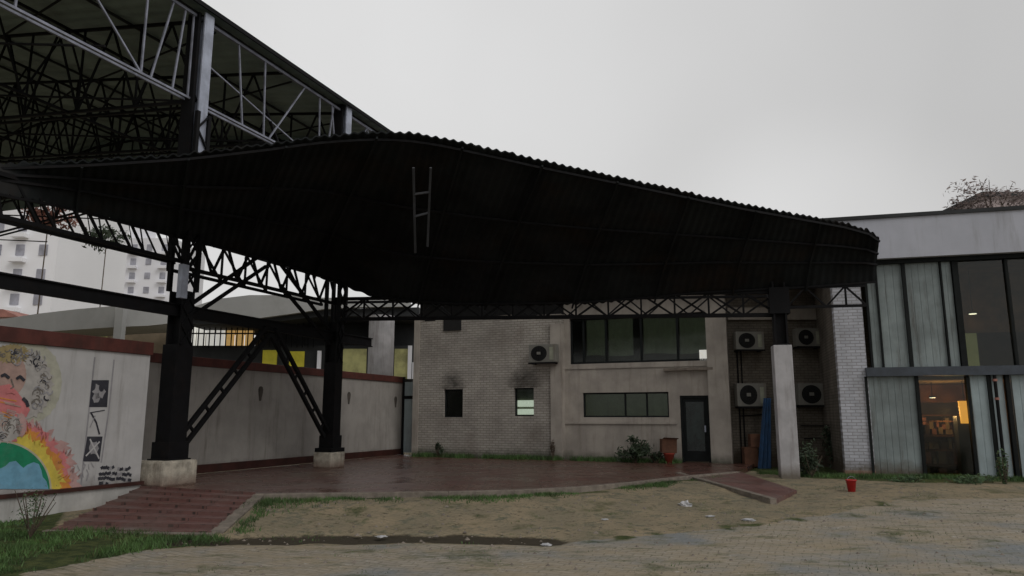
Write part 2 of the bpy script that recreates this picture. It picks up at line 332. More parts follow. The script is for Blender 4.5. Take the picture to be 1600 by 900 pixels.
def ground():
    xs = [-1500, -500, -150, -60, -30, -20] ; x = -16
    while x < 18: xs.append(x); x += .07
    xs += [20, 30, 60, 150, 500, 1500]
    ys = [-1500, -300, -60, -10, 2, 5]; y = 7
    while y < 24: ys.append(y); y += .07
    ys += [26, 30, 40, 60, 100, 200, 500, 1500]
    lawn = [G(-60, 800), G(30, 812), G(110, 828), G(330, 836), G(360, 848), G(240, 858), G(100, 884), G(-20, 905), G(-100, 905)]
    lawn = [(p.x, p.y) for p in lawn]
    gut = [G(250, 846), G(450, 842), G(700, 840), G(850, 843)]; gut = [Vector((p.x, p.y)) for p in gut]
    pave_l = [G(-100, 930), G(0, 898), G(150, 872), G(250, 856), G(450, 853), G(700, 850), G(850, 850), G(1000, 838), G(1200, 818), G(1320, 798), G(1400, 782), G(1700, 776)]
    pave = [(p.x, p.y) for p in pave_l] + [(40, 10), (40, -50), (-40, -50), (-40, pave_l[0].y)]
    nx, ny = len(xs), len(ys); vs = []; ga = []; pa = []; da = []
    bshape = [Vector((p.x, p.y)) for p in pave_l]
    for y in ys:
        for x in xs:
            p = Vector((x, y)); near = -9 < x < 10 and 9 < y < 23
            d = min(segd(p, E2[i], E2[i + 1]) for i in range(len(E2) - 1)) if near else 9
            z = gz(x, y, d)
            far = abs(x) > 18 or y > 24 or y < 6
            if inside((x, y), PLAT) and d > .05: z = min(z, -.25)
            if inside((x, y), RAMP): z = -.62
            nn = noise.noise(Vector((x * .9, y * .9, 2))); n2 = noise.noise(Vector((x * 2.7, y * 2.7, 8)))
            g = 0
            if -16 < x < -2 and y < 15:
                inl = inside((x + .15 * n2, y + .15 * nn), lawn) or x < -7.2 - .5 * (y - 12)
                g = 1 if inl else 0
            if near: g = max(g, (1 - ss(d, .05, .6 + .5 * nn)) * (.85 + n2))
            if x > 7: g = max(g, ss(y + .6 * nn, 18.2 - .27 * (x - 9), 19.2 - .27 * (x - 9)))
            # creeping weeds along the joint of pavers and earth
            if 0 < x < 9 and 8 < y < 17:
                db = min(segd(p, bshape[i], bshape[i + 1]) for i in range(5, 10)); g = max(g, (1 - ss(db, 0, .5)) * (.35 + 1.1 * n2))
            g = max(g, .52 * ss(nn + .6 * n2, .15, .6))
            pv = 1 if (not far and inside((x + .12 * n2, y + .12 * nn), pave)) or y < 6 else 0
            dk = 0
            if -8 < x < 4 and 8 < y < 15:
                dg = min(segd(p, gut[i], gut[i + 1]) for i in range(3)); dk = 1 - ss(dg + .12 * n2, .2, .55)
                z -= .05 * dk
            vs.append((x, y, z)); ga.append(max(0, min(1, g))); pa.append(pv); da.append(max(0, dk))
    fs = [(j * nx + i, j * nx + i + 1, (j + 1) * nx + i + 1, (j + 1) * nx + i) for j in range(ny - 1) for i in range(nx - 1)]
    me = bpy.data.meshes.new('ground'); me.from_pydata(vs, [], fs)
    for nm, arr in (('grassy', ga), ('paved', pa), ('darkened', da)):
        a = me.attributes.new(nm, 'FLOAT', 'POINT'); a.data.foreach_set('value', arr)
    me.polygons.foreach_set('use_smooth', [True] * len(fs))
    m, n, b = principled('ground_mix'); v = vec(n)
    def attr(k):
        a = n.nodes.new('ShaderNodeAttribute'); a.attribute_name = k; return a.outputs['Fac']
    dirt = mixc(n, ramp(n, nse(n, v, 1.3, 8, .7), .35, .65), (.24, .205, .14), (.36, .285, .185))
    dirt = mixc(n, ramp(n, nse(n, v, 2.6, 8, .8), .48, .62), dirt, (.16, .155, .11))
    dirt = mixc(n, ramp(n, nse(n, v, 1.9, 10, .85), .52, .66), dirt, (.10, .115, .055))
    dirt = mixc(n, ramp(n, nse(n, v, 7, 6, .8), .54, .66), dirt, (.10, .085, .055))
    dirt = mixc(n, ramp(n, nse(n, v, 28, 4, .8), .6, .72), dirt, (.36, .33, .28))
    mp = n.nodes.new('ShaderNodeMapping'); mp.inputs['Rotation'].default_value = (0, 0, R(24)); n.links.new(v, mp.inputs[0])
    # wobble so that the courses are hand laid
    wn = n.nodes.new('ShaderNodeTexNoise'); wn.inputs['Scale'].default_value = .8; n.links.new(v, wn.inputs[0])
    wm = n.nodes.new('ShaderNodeVectorMath'); wm.operation = 'MULTIPLY_ADD'; wm.inputs[1].default_value = (.35, .35, 0)
    n.links.new(wn.outputs['Color'], wm.inputs[0]); n.links.new(mp.outputs[0], wm.inputs[2])
    bt = n.nodes.new('ShaderNodeTexBrick'); bt.inputs['Scale'].default_value = 1; bt.inputs['Brick Width'].default_value = .23
    bt.inputs['Row Height'].default_value = .115; bt.inputs['Mortar Size'].default_value = .012; bt.inputs['Mortar Smooth'].default_value = .6
    bt.inputs['Color1'].default_value = (.42, .37, .30, 1); bt.inputs['Color2'].default_value = (.30, .265, .215, 1); bt.inputs['Mortar'].default_value = (.17, .155, .10, 1)
    n.links.new(wm.outputs[0], bt.inputs[0])
    sv = vec(n, (.5, 1.6, 1))
    pv = mixc(n, ramp(n, nse(n, sv, 1.5, 9, .8), .40, .62), mixc(n, .45, bt.outputs['Color'], (.31, .275, .225)), (.33, .275, .195))
    pv = mixc(n, ramp(n, nse(n, v, .45, 5, .6), .46, .66), pv, (.225, .235, .235))
    pv = mixc(n, ramp(n, nse(n, sv, 2.3, 10, .85), .50, .64), pv, (.145, .145, .085))
    pv = mixc(n, ramp(n, nse(n, v, 11, 4, .8), .60, .70), pv, (.50, .47, .43))
    pf = n.nodes.new('ShaderNodeMath'); pf.operation = 'MULTIPLY_ADD'; n.links.new(nse(n, v, 3.5, 5, .7), pf.inputs[0]); pf.inputs[1].default_value = 1.4; n.links.new(attr('paved'), pf.inputs[2])
    c = mixc(n, ramp(n, pf.outputs[0], 1.05, 1.45), dirt, pv)
    gc = mixc(n, ramp(n, nse(n, v, 5, 6, .7), .35, .65), (.025, .042, .012), (.085, .10, .032))
    gf = n.nodes.new('ShaderNodeMath'); gf.operation = 'MULTIPLY_ADD'; n.links.new(nse(n, v, 4, 8, .8), gf.inputs[0]); gf.inputs[1].default_value = 1.3; n.links.new(attr('grassy'), gf.inputs[2])
    c = mixc(n, ramp(n, gf.outputs[0], .95, 1.5), c, gc)
    df = n.nodes.new('ShaderNodeMath'); df.operation = 'MULTIPLY_ADD'; n.links.new(nse(n, v, 5, 6, .8), df.inputs[0]); df.inputs[1].default_value = 1.0; n.links.new(attr('darkened'), df.inputs[2])
    c = mixc(n, ramp(n, df.outputs[0], .95, 1.35), c, (.055, .045, .03))  # darker strip along the shallow drain line
    n.links.new(c, b.inputs['Base Color']); b.inputs['Roughness'].default_value = .92; b.inputs['Specular IOR Level'].default_value = .25
    h = n.nodes.new('ShaderNodeMath'); h.operation = 'ADD'; n.links.new(nse(n, v, 12, 8, .75), h.inputs[0]); n.links.new(bt.outputs['Fac'], h.inputs[1])
    bp = n.nodes.new('ShaderNodeBump'); bp.inputs['Strength'].default_value = .7; bp.inputs['Distance'].default_value = .03
    n.links.new(h.outputs[0], bp.inputs['Height']); bp.invert = False; n.links.new(bp.outputs[0], b.inputs['Normal'])
    me.materials.append(m)
    o = bpy.data.objects.new('ground', me); C.objects.link(o); tag(o, kind='structure')
    return lawn
lawn = ground()

# platform, ramp and kerbs
o = MB().slab([(x, y, 0) for x, y in PLAT], .3).build('platform_paving', 'platform'); tag(o, kind='structure')
def polykerb(pts, wd, h, name):
    mb = MB(); n = len(pts)
    L = []; Rr = []
    for i, p in enumerate(pts):
        a = pts[max(0, i - 1)]; b = pts[min(n - 1, i + 1)]; d = (b - a); d.z = 0; d.normalize(); nn = Vector((d.y, -d.x, 0)) * wd
        L.append(p - nn * .15); Rr.append(p + nn * .85)
    for i in range(n - 1):
        vs = [L[i], Rr[i], Rr[i + 1], L[i + 1]]; q = [v - Vector((0, 0, h)) for v in vs]
        mb.add(vs + q, [(0, 1, 2, 3), (1, 5, 6, 2), (0, 3, 7, 4), (0, 4, 5, 1), (3, 2, 6, 7)])
    return mb.build(name, 'kerb', bevel=.012)
tag(polykerb([e + Vector((0, 0, .012)) for e in EDGE], .16, .32, 'kerb'), kind='structure')
mb = MB(); nst = 7
for i in range(nst):
    a, b = i / nst, (i + 1) / nst
    for (q0, q1, lift) in ((a, b - .035, 0), (b - .035, b, .018)):
        p = [RB0.lerp(RT0, q0), RB1.lerp(RT1, q0), RB1.lerp(RT1, q1), RB0.lerp(RT0, q1)]
        # each strip is a shallow step: its front a little proud of the strip below
        top = [v + Vector((0, 0, lift - (.03 if k < 2 else 0) + .03)) for k, v in enumerate(p)]
        for k in (0, 1): top[k].z = p[k].z + lift + .034
        for k in (2, 3): top[k].z = p[k].z + lift + (.0 if lift else .006)
        mb.slab(top, .35)
o = mb.build('ramp_paving', 'ramp'); tag(o, kind='structure')
tag(polykerb([RB1 + Vector((0, 0, .03)), RT1 + Vector((0, 0, .02))], .22, .35, 'ramp_kerb'), kind='structure')
tag(polykerb([RB0 + Vector((-.05, -.03, .02)), RB1 + Vector((.1, -.03, .02))], .14, .35, 'ramp_kerb'), kind='structure')
q = [PZ(1062, 739, .0), PZ(1150, 735, .0), PZ(1245, 766, -.13), PZ(1212, 780, -.16)]
tag(MB().slab(q, .3).build('path_paving', 'ramp'), kind='structure')
tag(polykerb([q[3] + Vector((0, 0, .02)), q[0] + Vector((0, 0, .02))][::-1], .14, .3, 'path_kerb'), kind='structure')

# ---------------------------------------------------------------- mural wall
t = at(FR_M, 'boundary_wall', 'whitewashed boundary wall painted with a flaming globe mural and a red coping', 'wall')
UL = FR_M.hit(-160, 600)[0]
TOP = 3.0
MB().box(UL, 0, 0, .25, .12, TOP - .27).build('wall', 'plaster', t)
MB().box(UL, .03, -.05, .3, TOP - .27, TOP).build('coping', 'coping_red', t, bevel=.01)
MB().box(UL, .02, -.10, .27, .05, .12).build('ledge', 'skirt_red', t)
MB().box(UL, .0, -.05, .25, -.7, .05).build('plinth', 'plinth_paint', t)
# mural: layered flat paint
def paintmat(n_, c): M[n_] = mat(n_, c, .85, .15, 5, tuple(x * .6 + .1 for x in c), .5, False, .05)
paintmat('p_green', (.01, .21, .10)); paintmat('p_blue', (.16, .36, .50)); paintmat('p_yellow', (.66, .52, .08))
paintmat('p_orange', (.62, .25, .05)); paintmat('p_pink', (.58, .19, .19)); paintmat('p_skin', (.40, .27, .23))
paintmat('p_cream', (.46, .43, .31)); paintmat('p_black', (.03, .03, .04)); paintmat('p_grey', (.30, .29, .30)); paintmat('p_rose', (.48, .30, .28))
paintmat('p_pale', (.41, .385, .36)); paintmat('p_halo', (.42, .41, .33)); paintmat('p_straw', (.32, .25, .12)); paintmat('p_stone', (.17, .15, .13))
PM = ['p_green', 'p_blue', 'p_yellow', 'p_orange', 'p_pink', 'p_skin', 'p_cream', 'p_black', 'p_grey', 'plaster', 'p_rose', 'p_pale', 'p_halo', 'p_straw', 'p_stone']
I = {k: i for i, k in enumerate(PM)}
mural = MB()
def poly(pts, k, layer):
    y = -.002 - .0015 * layer; vs = [FR_M.hit(a, b) for a, b in pts]
    n = len(vs); mural.add([(u, y, z) for u, z in vs], [tuple(range(n))], I[k])
def star(cx, cy, rx, ry, k, layer, a0=0, a1=360, jag=0, n=90, seed=0, wob=0):
    rn = random.Random(seed); pts = []
    for i in range(n + 1):
        a = R(a0 + (a1 - a0) * i / n); j = 1 + (rn.uniform(0, jag) if i % 3 == 0 else 0) + wob * math.sin(i * .9 + seed)
        pts.append((cx + rx * j * math.cos(a), cy - ry * j * math.sin(a)))
    cu, cz = FR_M.hit(cx, cy); y = -.002 - .0015 * layer
    vs = [(cu, y, cz)] + [(u, y, z) for u, z in (FR_M.hit(*p) for p in pts)]
    mural.add(vs, [(0, i, i + 1) for i in range(1, len(vs) - 1)], I[k])
def stroke(pts, wd, k, layer):
    y = -.002 - .0015 * layer; q = [Vector(FR_M.hit(*p)) for p in pts]
    for a, b in zip(q, q[1:]):
        d = (b - a)
        if d.length < 1e-4: continue
        d.normalize(); nn = Vector((-d.y, d.x)) * wd / 2; y -= .00006
        mural.add([(p.x, y, p.y) for p in (a - nn, b - nn + d * wd * .3, b + nn + d * wd * .3, a + nn)], [(0, 1, 2, 3)], I[k])
base_y = 764
rn = random.Random(11)
def tongues(rx, ry, k, layer, n, lo, hi, wd):
    star(0, base_y, rx, ry, k, layer, 0, 180, .03, seed=layer)
    for i in range(n):
        a = R(rn.uniform(-2, 125)); h = rn.uniform(lo, hi); lean = rn.uniform(-.1, .16)
        c, s_ = math.cos(a), math.sin(a); b = (rx * .96 * c, base_y - ry * .96 * s_)
        tp = (rx * (1 + h) * math.cos(a + lean), base_y - ry * (1 + h) * math.sin(a + lean)); m_ = (rx * (1 + h * .5) * math.cos(a + lean * .2 + wd * .8), base_y - ry * (1 + h * .5) * math.sin(a + lean * .2 + wd * .8))
        if tp[1] > base_y or b[1] > base_y: continue
        p1 = (rx * .96 * math.cos(a - wd), base_y - ry * .96 * math.sin(a - wd)); p2 = (rx * .96 * math.cos(a + wd), base_y - ry * .96 * math.sin(a + wd))
        y = -.0025 - .0013 * layer - .00001 * i
        mural.add([(u, y, z) for u, z in (FR_M.hit(*q) for q in (p1, tp, m_, p2))], [(0, 1, 2, 3)], I[k])
tongues(116, 112, 'p_rose', 1, 60, .02, .13, .05)
tongues(109, 104, 'p_pink', 2, 70, .03, .12, .045)
tongues(101, 96, 'p_orange', 3, 60, .03, .12, .04)
tongues(93, 87, 'p_yellow', 4, 60, .03, .13, .04)
star(-2, base_y, 82, 76, 'p_cream', 5, 0, 180)
star(-2, base_y, 79, 73, 'p_green', 6, 0, 180, n=60)
poly([(-60, 764), (-60, 722), (-30, 730), (-10, 724), (0, 732), (8, 728), (14, 722), (24, 720), (31, 727), (36, 731), (42, 726), (52, 722), (60, 725), (64, 735), (66, 745), (72, 752), (75, 764)], 'p_blue', 7)
# haloed portrait above the globe: pale glow, curls, face, pink shawl
star(40, 597, 56, 66, 'p_halo', 1, 0, 360, .04, seed=9)
star(30, 600, 50, 56, 'p_pale', 7, 0, 360, .12, seed=19)
star(14, 585, 26, 34, 'p_skin', 8, 0, 360, .05, seed=20)
star(18, 553, 26, 14, 'p_straw', 9, 0, 360, .3, seed=21)
poly([(-40, 690), (-30, 624), (-8, 604), (14, 600), (26, 612), (38, 628), (46, 640), (40, 652), (30, 648), (22, 660), (26, 690)], 'p_pink', 10)
star(8, 668, 24, 22, 'p_pale', 11, 0, 360, .25, seed=24); star(32, 664, 8, 18, 'p_rose', 11, 0, 360, .2, seed=25)
def curl(cx, cy, r0, turns, k, layer, wd):
    pts = []; a0 = rn.uniform(0, 6.28)
    for j in range(9): a = a0 + turns * j / 8; pts.append((cx + r0 * (1 - .06 * j) * math.cos(a), cy + r0 * (1 - .06 * j) * math.sin(a)))
    stroke(pts, wd, k, layer)
for i in range(70):
    a = rn.uniform(-2.2, 1.3); q = rn.uniform(.62, 1.0); curl(32 + 46 * q * math.cos(a), 597 + 52 * q * math.sin(a), rn.uniform(3, 8), rn.uniform(2, 4), rn.choice(('p_grey', 'p_grey', 'p_stone', 'p_stone', 'p_black', 'p_pale')), 12 + i % 4, rn.choice((.012, .018, .025)))
for i in range(26): curl(rn.uniform(-5, 26), rn.uniform(650, 686), rn.uniform(3, 8), rn.uniform(2, 4), rn.choice(('p_grey', 'p_stone', 'p_skin', 'p_black')), 12 + i % 4, .014)
for i in range(16): curl(rn.uniform(0, 38), rn.uniform(546, 564), rn.uniform(3, 7), 2.5, rn.choice(('p_straw', 'p_stone', 'p_black')), 13 + i % 3, .016)
stroke([(0, 588), (6, 585), (12, 590)], .05, 'p_black', 17); stroke([(24, 592), (30, 588), (36, 594)], .05, 'p_black', 17); stroke([(16, 592), (20, 604), (15, 607)], .02, 'p_stone', 17)
stroke([(8, 614), (16, 612), (22, 615)], .035, 'p_pink', 17); stroke([(34, 622), (40, 628), (42, 634)], .06, 'p_black', 17)
for i in range(12): y_ = rn.uniform(620, 650); stroke([(rn.uniform(-6, 10), y_), (rn.uniform(14, 34), y_ + rn.uniform(-6, 8))], .02, rn.choice(('p_rose', 'p_orange', 'p_skin')), 14 + i % 3)
# strip of framed drawings
stroke([(148, 558), (139, 640), (126, 760)], .035, 'p_grey', 1); stroke([(178, 562), (170, 640), (158, 722)], .035, 'p_grey', 2)
poly([(143, 594), (170, 594), (167, 636), (139, 636)], 'p_black', 3)
poly([(136, 682), (160, 682), (155, 721), (129, 721)], 'p_black', 3)
for (cx, cy, rr) in ((155, 612, 10), (150, 622, 7), (146, 700, 9)):
    star(cx, cy, rr * .8, rr, 'p_grey', 4, 0, 360, .5, 18, seed=int(cx))
star(158, 606, 4, 6, 'p_black', 5); stroke([(140, 686), (154, 716)], .03, 'plaster', 6); stroke([(155, 690), (134, 712)], .03, 'plaster', 7)
stroke([(142, 645), (150, 660), (155, 678)], .035, 'p_black', 3); stroke([(140, 645), (163, 641)], .02, 'p_black', 4); stroke([(140, 668), (148, 650)], .02, 'p_grey', 5)
for i in range(14):
    cx = rn.uniform(124, 150); cy = rn.uniform(726, 754); stroke([(cx, cy), (cx + rn.uniform(-5, 5), cy - 8)], .015, 'p_grey', 3 + i % 3)
for row, (x0, x1, y) in enumerate(((157, 176, 731), (183, 200, 733), (154, 202, 741), (153, 178, 748), (181, 204, 749), (154, 172, 755))):
    x = x0
    while x < x1:
        L = rn.uniform(1.5, 3.5); stroke([(x, y + rn.uniform(-1, 1)), (x + L, y + rn.uniform(-2.5, 1.5))], .06, 'p_black' if rn.random() < .75 else 'p_grey', 3 + row % 3); x += L + .8
mo = mural.build('mural', PM, t)
mo['label'] = 'painted globe under pink and orange flames with a strip of black framed drawings'

# ---------------------------------------------------------------- rear boundary wall and gate
t = at(FR_R, 'boundary_wall', 'long stained white boundary wall behind the steel columns, red coping and skirting', 'wall')
u1 = FR_R.hit(628, 650)[0]; u0 = -3.6
MB().box(u0, u1, 0, .25, 0.02, 2.72).build('wall', 'plaster_worn', t)
MB().box(u0, u1 + .02, -.05, .3, 2.72, 2.95).build('coping', 'coping_red', t, bevel=.01)
MB().box(u0, u1, -.06, .0, 0.01, .22).build('skirting', 'skirt_red', t)
for px, py in ((407, 615), (545, 622), (618, 628)):
    u, z = FR_R.hit(px, py); mb = MB()
    mb.add([(u + .09 * math.cos(a) * (1 + .3 * math.sin(3 * a)), -.004, z + .26 * math.sin(a) * (1 + .2 * math.cos(2 * a))) for a in [i * math.pi / 8 for i in range(16)]], [tuple(range(16))])
    mb.build('stain', 'soot', t)
g0 = FR_R.W(u1, 0, 0); g1 = FR_F.W(.0, -.1, 0)
FR_G = Frame(g0, math.degrees(math.atan2(g1.y - g0.y, g1.x - g0.x)))
gl = (Vector((g1.x, g1.y, 0)) - FR_G.o).length
ga = PY(629, 600, g0.y - .1); gb = PY(650, 600, g0.y - .25)
FR_G = Frame((ga.x, ga.y), -12); gl = max(.5, (gb - ga).length)
t = at(FR_G, 'metal_gate', 'narrow pale green sheet metal gate between black posts at the wall end', 'gate')
MB().box(.09, gl - .1, .02, .05, .08, 2.75).build('gate_panel', 'shutter_pale', t)
MB().box(0, .09, 0, .09, 0, 2.95).build('post', 'steel_black', t)
MB().box(gl - .1, gl, 0, .09, 0, 2.95).build('post', 'steel_black', t)
MB().box(.09, gl - .1, 0, .02, 2.1, 2.22).build('crossbar', 'steel_black', t)

# ---------------------------------------------------------------- white brick building
t = at(FR_F, 'white_building', 'white painted brick building in the shade of the canopy with a dark door', 'building')
def H(px, py, off=0): return FR_F.hit(px, py, off)
uc = H(882, 600)[0]       # where the brick block ends
Z1 = H(760, 497, -.3)[1]
def wall_with_holes(x0, x1, z0, z1, holes, y0, y1):
    xs = sorted({x0, x1, *[h[0] for h in holes], *[h[1] for h in holes]}); zs = sorted({z0, z1, *[h[2] for h in holes], *[h[3] for h in holes]})
    xs = [x for x in xs if x0 <= x <= x1]; zs = [z for z in zs if z0 <= z <= z1]
    hole = lambda cx, cz: any(h[0] < cx < h[1] and h[2] < cz < h[3] for h in holes)
    vid = {}; mb = MB()
    def V(i, j, k):
        if (i, j, k) not in vid: vid[(i, j, k)] = len(mb.v); mb.v.append((xs[i], (y0, y1)[k], zs[j]))
        return vid[(i, j, k)]
    S = {(i, j) for i in range(len(xs) - 1) for j in range(len(zs) - 1) if not hole((xs[i] + xs[i + 1]) / 2, (zs[j] + zs[j + 1]) / 2)}
    def F(*a): mb.f.append(a); mb.mi.append(0)
    for i, j in S:
        F(V(i, j, 0), V(i + 1, j, 0), V(i + 1, j + 1, 0), V(i, j + 1, 0)); F(V(i, j, 1), V(i, j + 1, 1), V(i + 1, j + 1, 1), V(i + 1, j, 1))
        if (i - 1, j) not in S: F(V(i, j, 0), V(i, j + 1, 0), V(i, j + 1, 1), V(i, j, 1))
        if (i + 1, j) not in S: F(V(i + 1, j, 0), V(i + 1, j, 1), V(i + 1, j + 1, 1), V(i + 1, j + 1, 0))
        if (i, j - 1) not in S: F(V(i, j, 0), V(i, j, 1), V(i + 1, j, 1), V(i + 1, j, 0))
        if (i, j + 1) not in S: F(V(i, j + 1, 0), V(i + 1, j + 1, 0), V(i + 1, j + 1, 1), V(i, j + 1, 1))
    return mb
def rect(px0, py0, px1, py1, fr=FR_F, off=0):
    a = fr.hit(px0, (py0 + py1) / 2, off)[0]; b = fr.hit(px1, (py0 + py1) / 2, off)[0]
    zt = fr.hit((px0 + px1) / 2, py0, off)[1]; zb = fr.hit((px0 + px1) / 2, py1, off)[1]
    return (a, b, zb, zt)
w1 = rect(693, 608, 723, 652, off=-.3); w2 = rect(803, 606, 834, 650, off=-.3)
brick = wall_with_holes(0, uc, -.1, Z1, [w1, w2], -.3, 0)
# broken stepped parapet
bo = brick.build('wall', 'white_brick', t); bo['label'] = 'white painted brick block with two small windows'
pp = MB()
for a, b, py in ((652, 676, 508), (680, 694, 496), (721, 800, 494), (800, 866, 503)):
    x0 = H(a, 500, -.3)[0]; x1 = H(b, 500, -.3)[0]; zt = H((a + b) / 2, py, -.3)[1]
    if zt > Z1 + .02: pp.box(x0, x1, -.28, -.02, Z1, zt)
pp.box(H(694, 500, -.3)[0], H(721, 500, -.3)[0], -.35, -.302, H(700, 517, -.3)[1], Z1 + .1, 1)
pp.build('parapet', ['white_brick', 'black_void'], t)
MB().box(-.02, .22, -.345, .3, -.1, Z1 + .1).build('corner_pier', 'facade_paint', t)
MB().box(H(866, 600)[0], uc + .02, -.38, .05, -.1, Z1 - .35).build('corner_pier', 'facade_paint', t)
up = rect(890, 492, 1119, 566); st = rect(911, 613, 1045, 652); dr = rect(1064, 618, 1109, 722); dr = (dr[0], dr[1], .0, dr[3])
WT = 5.75
MBw = wall_with_holes(uc, FL, -.1, WT, [(up[0], up[1], up[2], up[3]), st, (dr[0], dr[1], -.1, dr[3])], 0, .25)
MBw.build('wall', 'facade_paint', t)
MB().box(0, uc, .02, .27, Z1 - .2, WT).build('upper_wall', 'black_void', t)  # black colour stands in for the shade of the recess above the block
MB().box(-.3, FL + 3.0, -.55, .3, WT, 7.0).build('fascia', 'fascia', t)
MB().box(-.3, FL + .05, .3, 7, WT, WT + .2).box(-.1, .1, .27, 7, 0, WT).box(.1, FL, 6.8, 7, 0, WT).box(.1, FL, .27, 6.8, 3.0, 3.12).build('floor_slab', 'room', t)
MB().box(FL - .62, FL + .02, -.16, -.002, -.1, H(1130, 505)[1] + .5).build('pier', 'facade_paint', t)
# storey ledge and small slab over the door
MB().box(uc, FL - .62, -.03, 0, H(1000, 572)[1] - .05, H(1000, 572)[1]).build('string_course', 'facade_paint', t)
a = rect(1038, 575, 1115, 581); MB().box(a[0], a[1], -.16, -.002, a[2] + .04, a[3]).build('door_canopy', 'kerb', t)
MB().box(uc, dr[0] - .12, -.05, -.002, st[2] - .22, st[2] - .16).build('sill', 'facade_paint', t)
# windows
def window(parent, r, cols, frame='frame_dark', fill='curtain', glass='glass_dark', depth=.12, fw=.05, splits=None, name='window'):
    x0, x1, z0, z1 = r; fm = MB()
    fm.box(x0, x1, depth - .04, depth + .03, z0, z0 + fw).box(x0, x1, depth - .04, depth + .03, z1 - fw, z1)
    fm.box(x0, x0 + fw, depth - .04, depth + .03, z0 + fw, z1 - fw).box(x1 - fw, x1, depth - .04, depth + .03, z0 + fw, z1 - fw)
    cs = splits or [x0 + (x1 - x0) * i / cols for i in range(1, cols)]
    for c in cs: fm.box(c - fw / 2, c + fw / 2, depth - .035, depth + .028, z0 + fw, z1 - fw)
    w_ = fm.build(name, frame, parent)
    MB().box(x0 + fw, x1 - fw, depth, depth + .008, z0 + fw, z1 - fw).build('pane', glass, w_)
    return w_
sp_ = [H(px, 520)[0] for px in (910, 945, 1000, 1057)]
wu = window(t, up, 0, splits=sp_, fw=.07, depth=.14)
bays = [(893, 907, .0), (913, 943, 1), (948, 986, 1), (1003, 1024, 1), (1024, 1055, 1), (1060, 1117, 1)]
for p0_, p1_, on in bays:
    if not on: continue
    x0_, x1_ = H(p0_, 530)[0], H(p1_, 530)[0]; nn_ = max(8, int((x1_ - x0_) / .03)); cu = MB(); zlo = up[2] + .28
    for k in range(nn_ + 1):
        x = x0_ + (x1_ - x0_) * k / nn_; yy = .27 + .022 * math.sin(x * 26 + math.sin(x * 7)); cu.v += [(x, yy, zlo + .03 * math.sin(x * 3)), (x, yy, up[3])]
    cu.f = [(2 * k, 2 * k + 2, 2 * k + 3, 2 * k + 1) for k in range(nn_)]; cu.mi = [0] * nn_
    cu.build('curtain', 'curtain_glow', wu, smooth=True)
c = rect(1092, 546, 1117, 563); MB().box(c[0], c[1], .1, .118, c[2], c[3]).build('paper_sheet', 'lit_window', wu)  # paper glows by its emissive material, standing in for room light
ws = window(t, st, 0, splits=[H(px, 630)[0] for px in (976, 1010)], depth=.1)
MB().box(st[0] - .04, st[1] + .04, .3, .34, st[2] - .1, st[3] + .1).build('blind', 'curtain_glow', ws)
o = window(t, w1, 1, depth=-.15); MB().box(w1[0], w1[1], -.1, -.02, w1[2], w1[3]).build('shutter', 'black_void', o); o['label'] = 'black closed window'
o = window(t, w2, 1, depth=-.15, fw=.04, glass='glass'); o['label'] = 'small lit window with louvres'
zz = w2[3] - w2[2]; lv = MB()
lv.box(w2[0] + .05, w2[1] - .03, -.09, -.06, w2[2] + .05, w2[2] + zz * .25).box(w2[0] + .05, w2[1] - .03, -.09, -.06, w2[2] + zz * .33, w2[2] + zz * .56); lv.build('light_panel', 'window_glow', o)
MB().box(w2[0] + .02, w2[1] - .02, -.05, -.02, w2[2], w2[3]).build('louvre', 'curtain', o)
# soot above the small windows
m, n, b = principled('soot_fade'); b.inputs['Base Color'].default_value = (.03, .027, .022, 1); b.inputs['Roughness'].default_value = 1
at_ = n.nodes.new('ShaderNodeAttribute'); at_.attribute_name = 'fade'; ma = n.nodes.new('ShaderNodeMath'); ma.operation = 'MULTIPLY'
n.links.new(at_.outputs['Fac'], ma.inputs[0]); n.links.new(ramp(n, nse(n, vec(n), 4, 6, .7), .2, .7), ma.inputs[1]); n.links.new(ma.outputs[0], b.inputs['Alpha']); M['soot_fade'] = m
for w_ in (w1, w2):
    mb = MB(); fa = []; nx_, nz_ = 20, 16; cx = (w_[0] + w_[1]) / 2
    for j in range(nz_ + 1):
        for i in range(nx_ + 1):
            u_ = -1 + 2 * i / nx_; v = j / nz_; mb.v.append((cx + u_ * .75, -.304, w_[3] + .01 + v * .8)); fa.append(max(0, 1 - (u_ * u_ * 1.3 + v * v)) ** 1.2 * .65)
    mb.f = [(j * (nx_ + 1) + i, j * (nx_ + 1) + i + 1, (j + 1) * (nx_ + 1) + i + 1, (j + 1) * (nx_ + 1) + i) for j in range(nz_) for i in range(nx_)]; mb.mi = [0] * len(mb.f)
    o = mb.build('stain', 'soot_fade', t); aa = o.data.attributes.new('fade', 'FLOAT', 'POINT'); aa.data.foreach_set('value', fa)
# door
d = wall_with_holes(dr[0], dr[1], 0, dr[3], [(dr[0] + .07, dr[1] - .07, 0, dr[3] - .07)], .02, .12).build('door', 'frame_dark', t)
MB().box(dr[0] + .07, dr[1] - .07, .06, .1, .03, dr[3] - .07).build('door_leaf', 'frame_dark', d)
MB().box(dr[0] + .17, dr[1] - .17, .052, .059, .35, dr[3] - .2).build('pane', 'door_pane', d)
MB().box(dr[1] - .16, dr[1] - .12, .0, .058, .95, 1.15).build('handle', 'steel_grey', d)
for ax, az, bx, bz in ((.3, 1.2, .55, 1.2), (.28, .9, .6, .9), (.35, 1.35, .45, 1.6)):
    pass

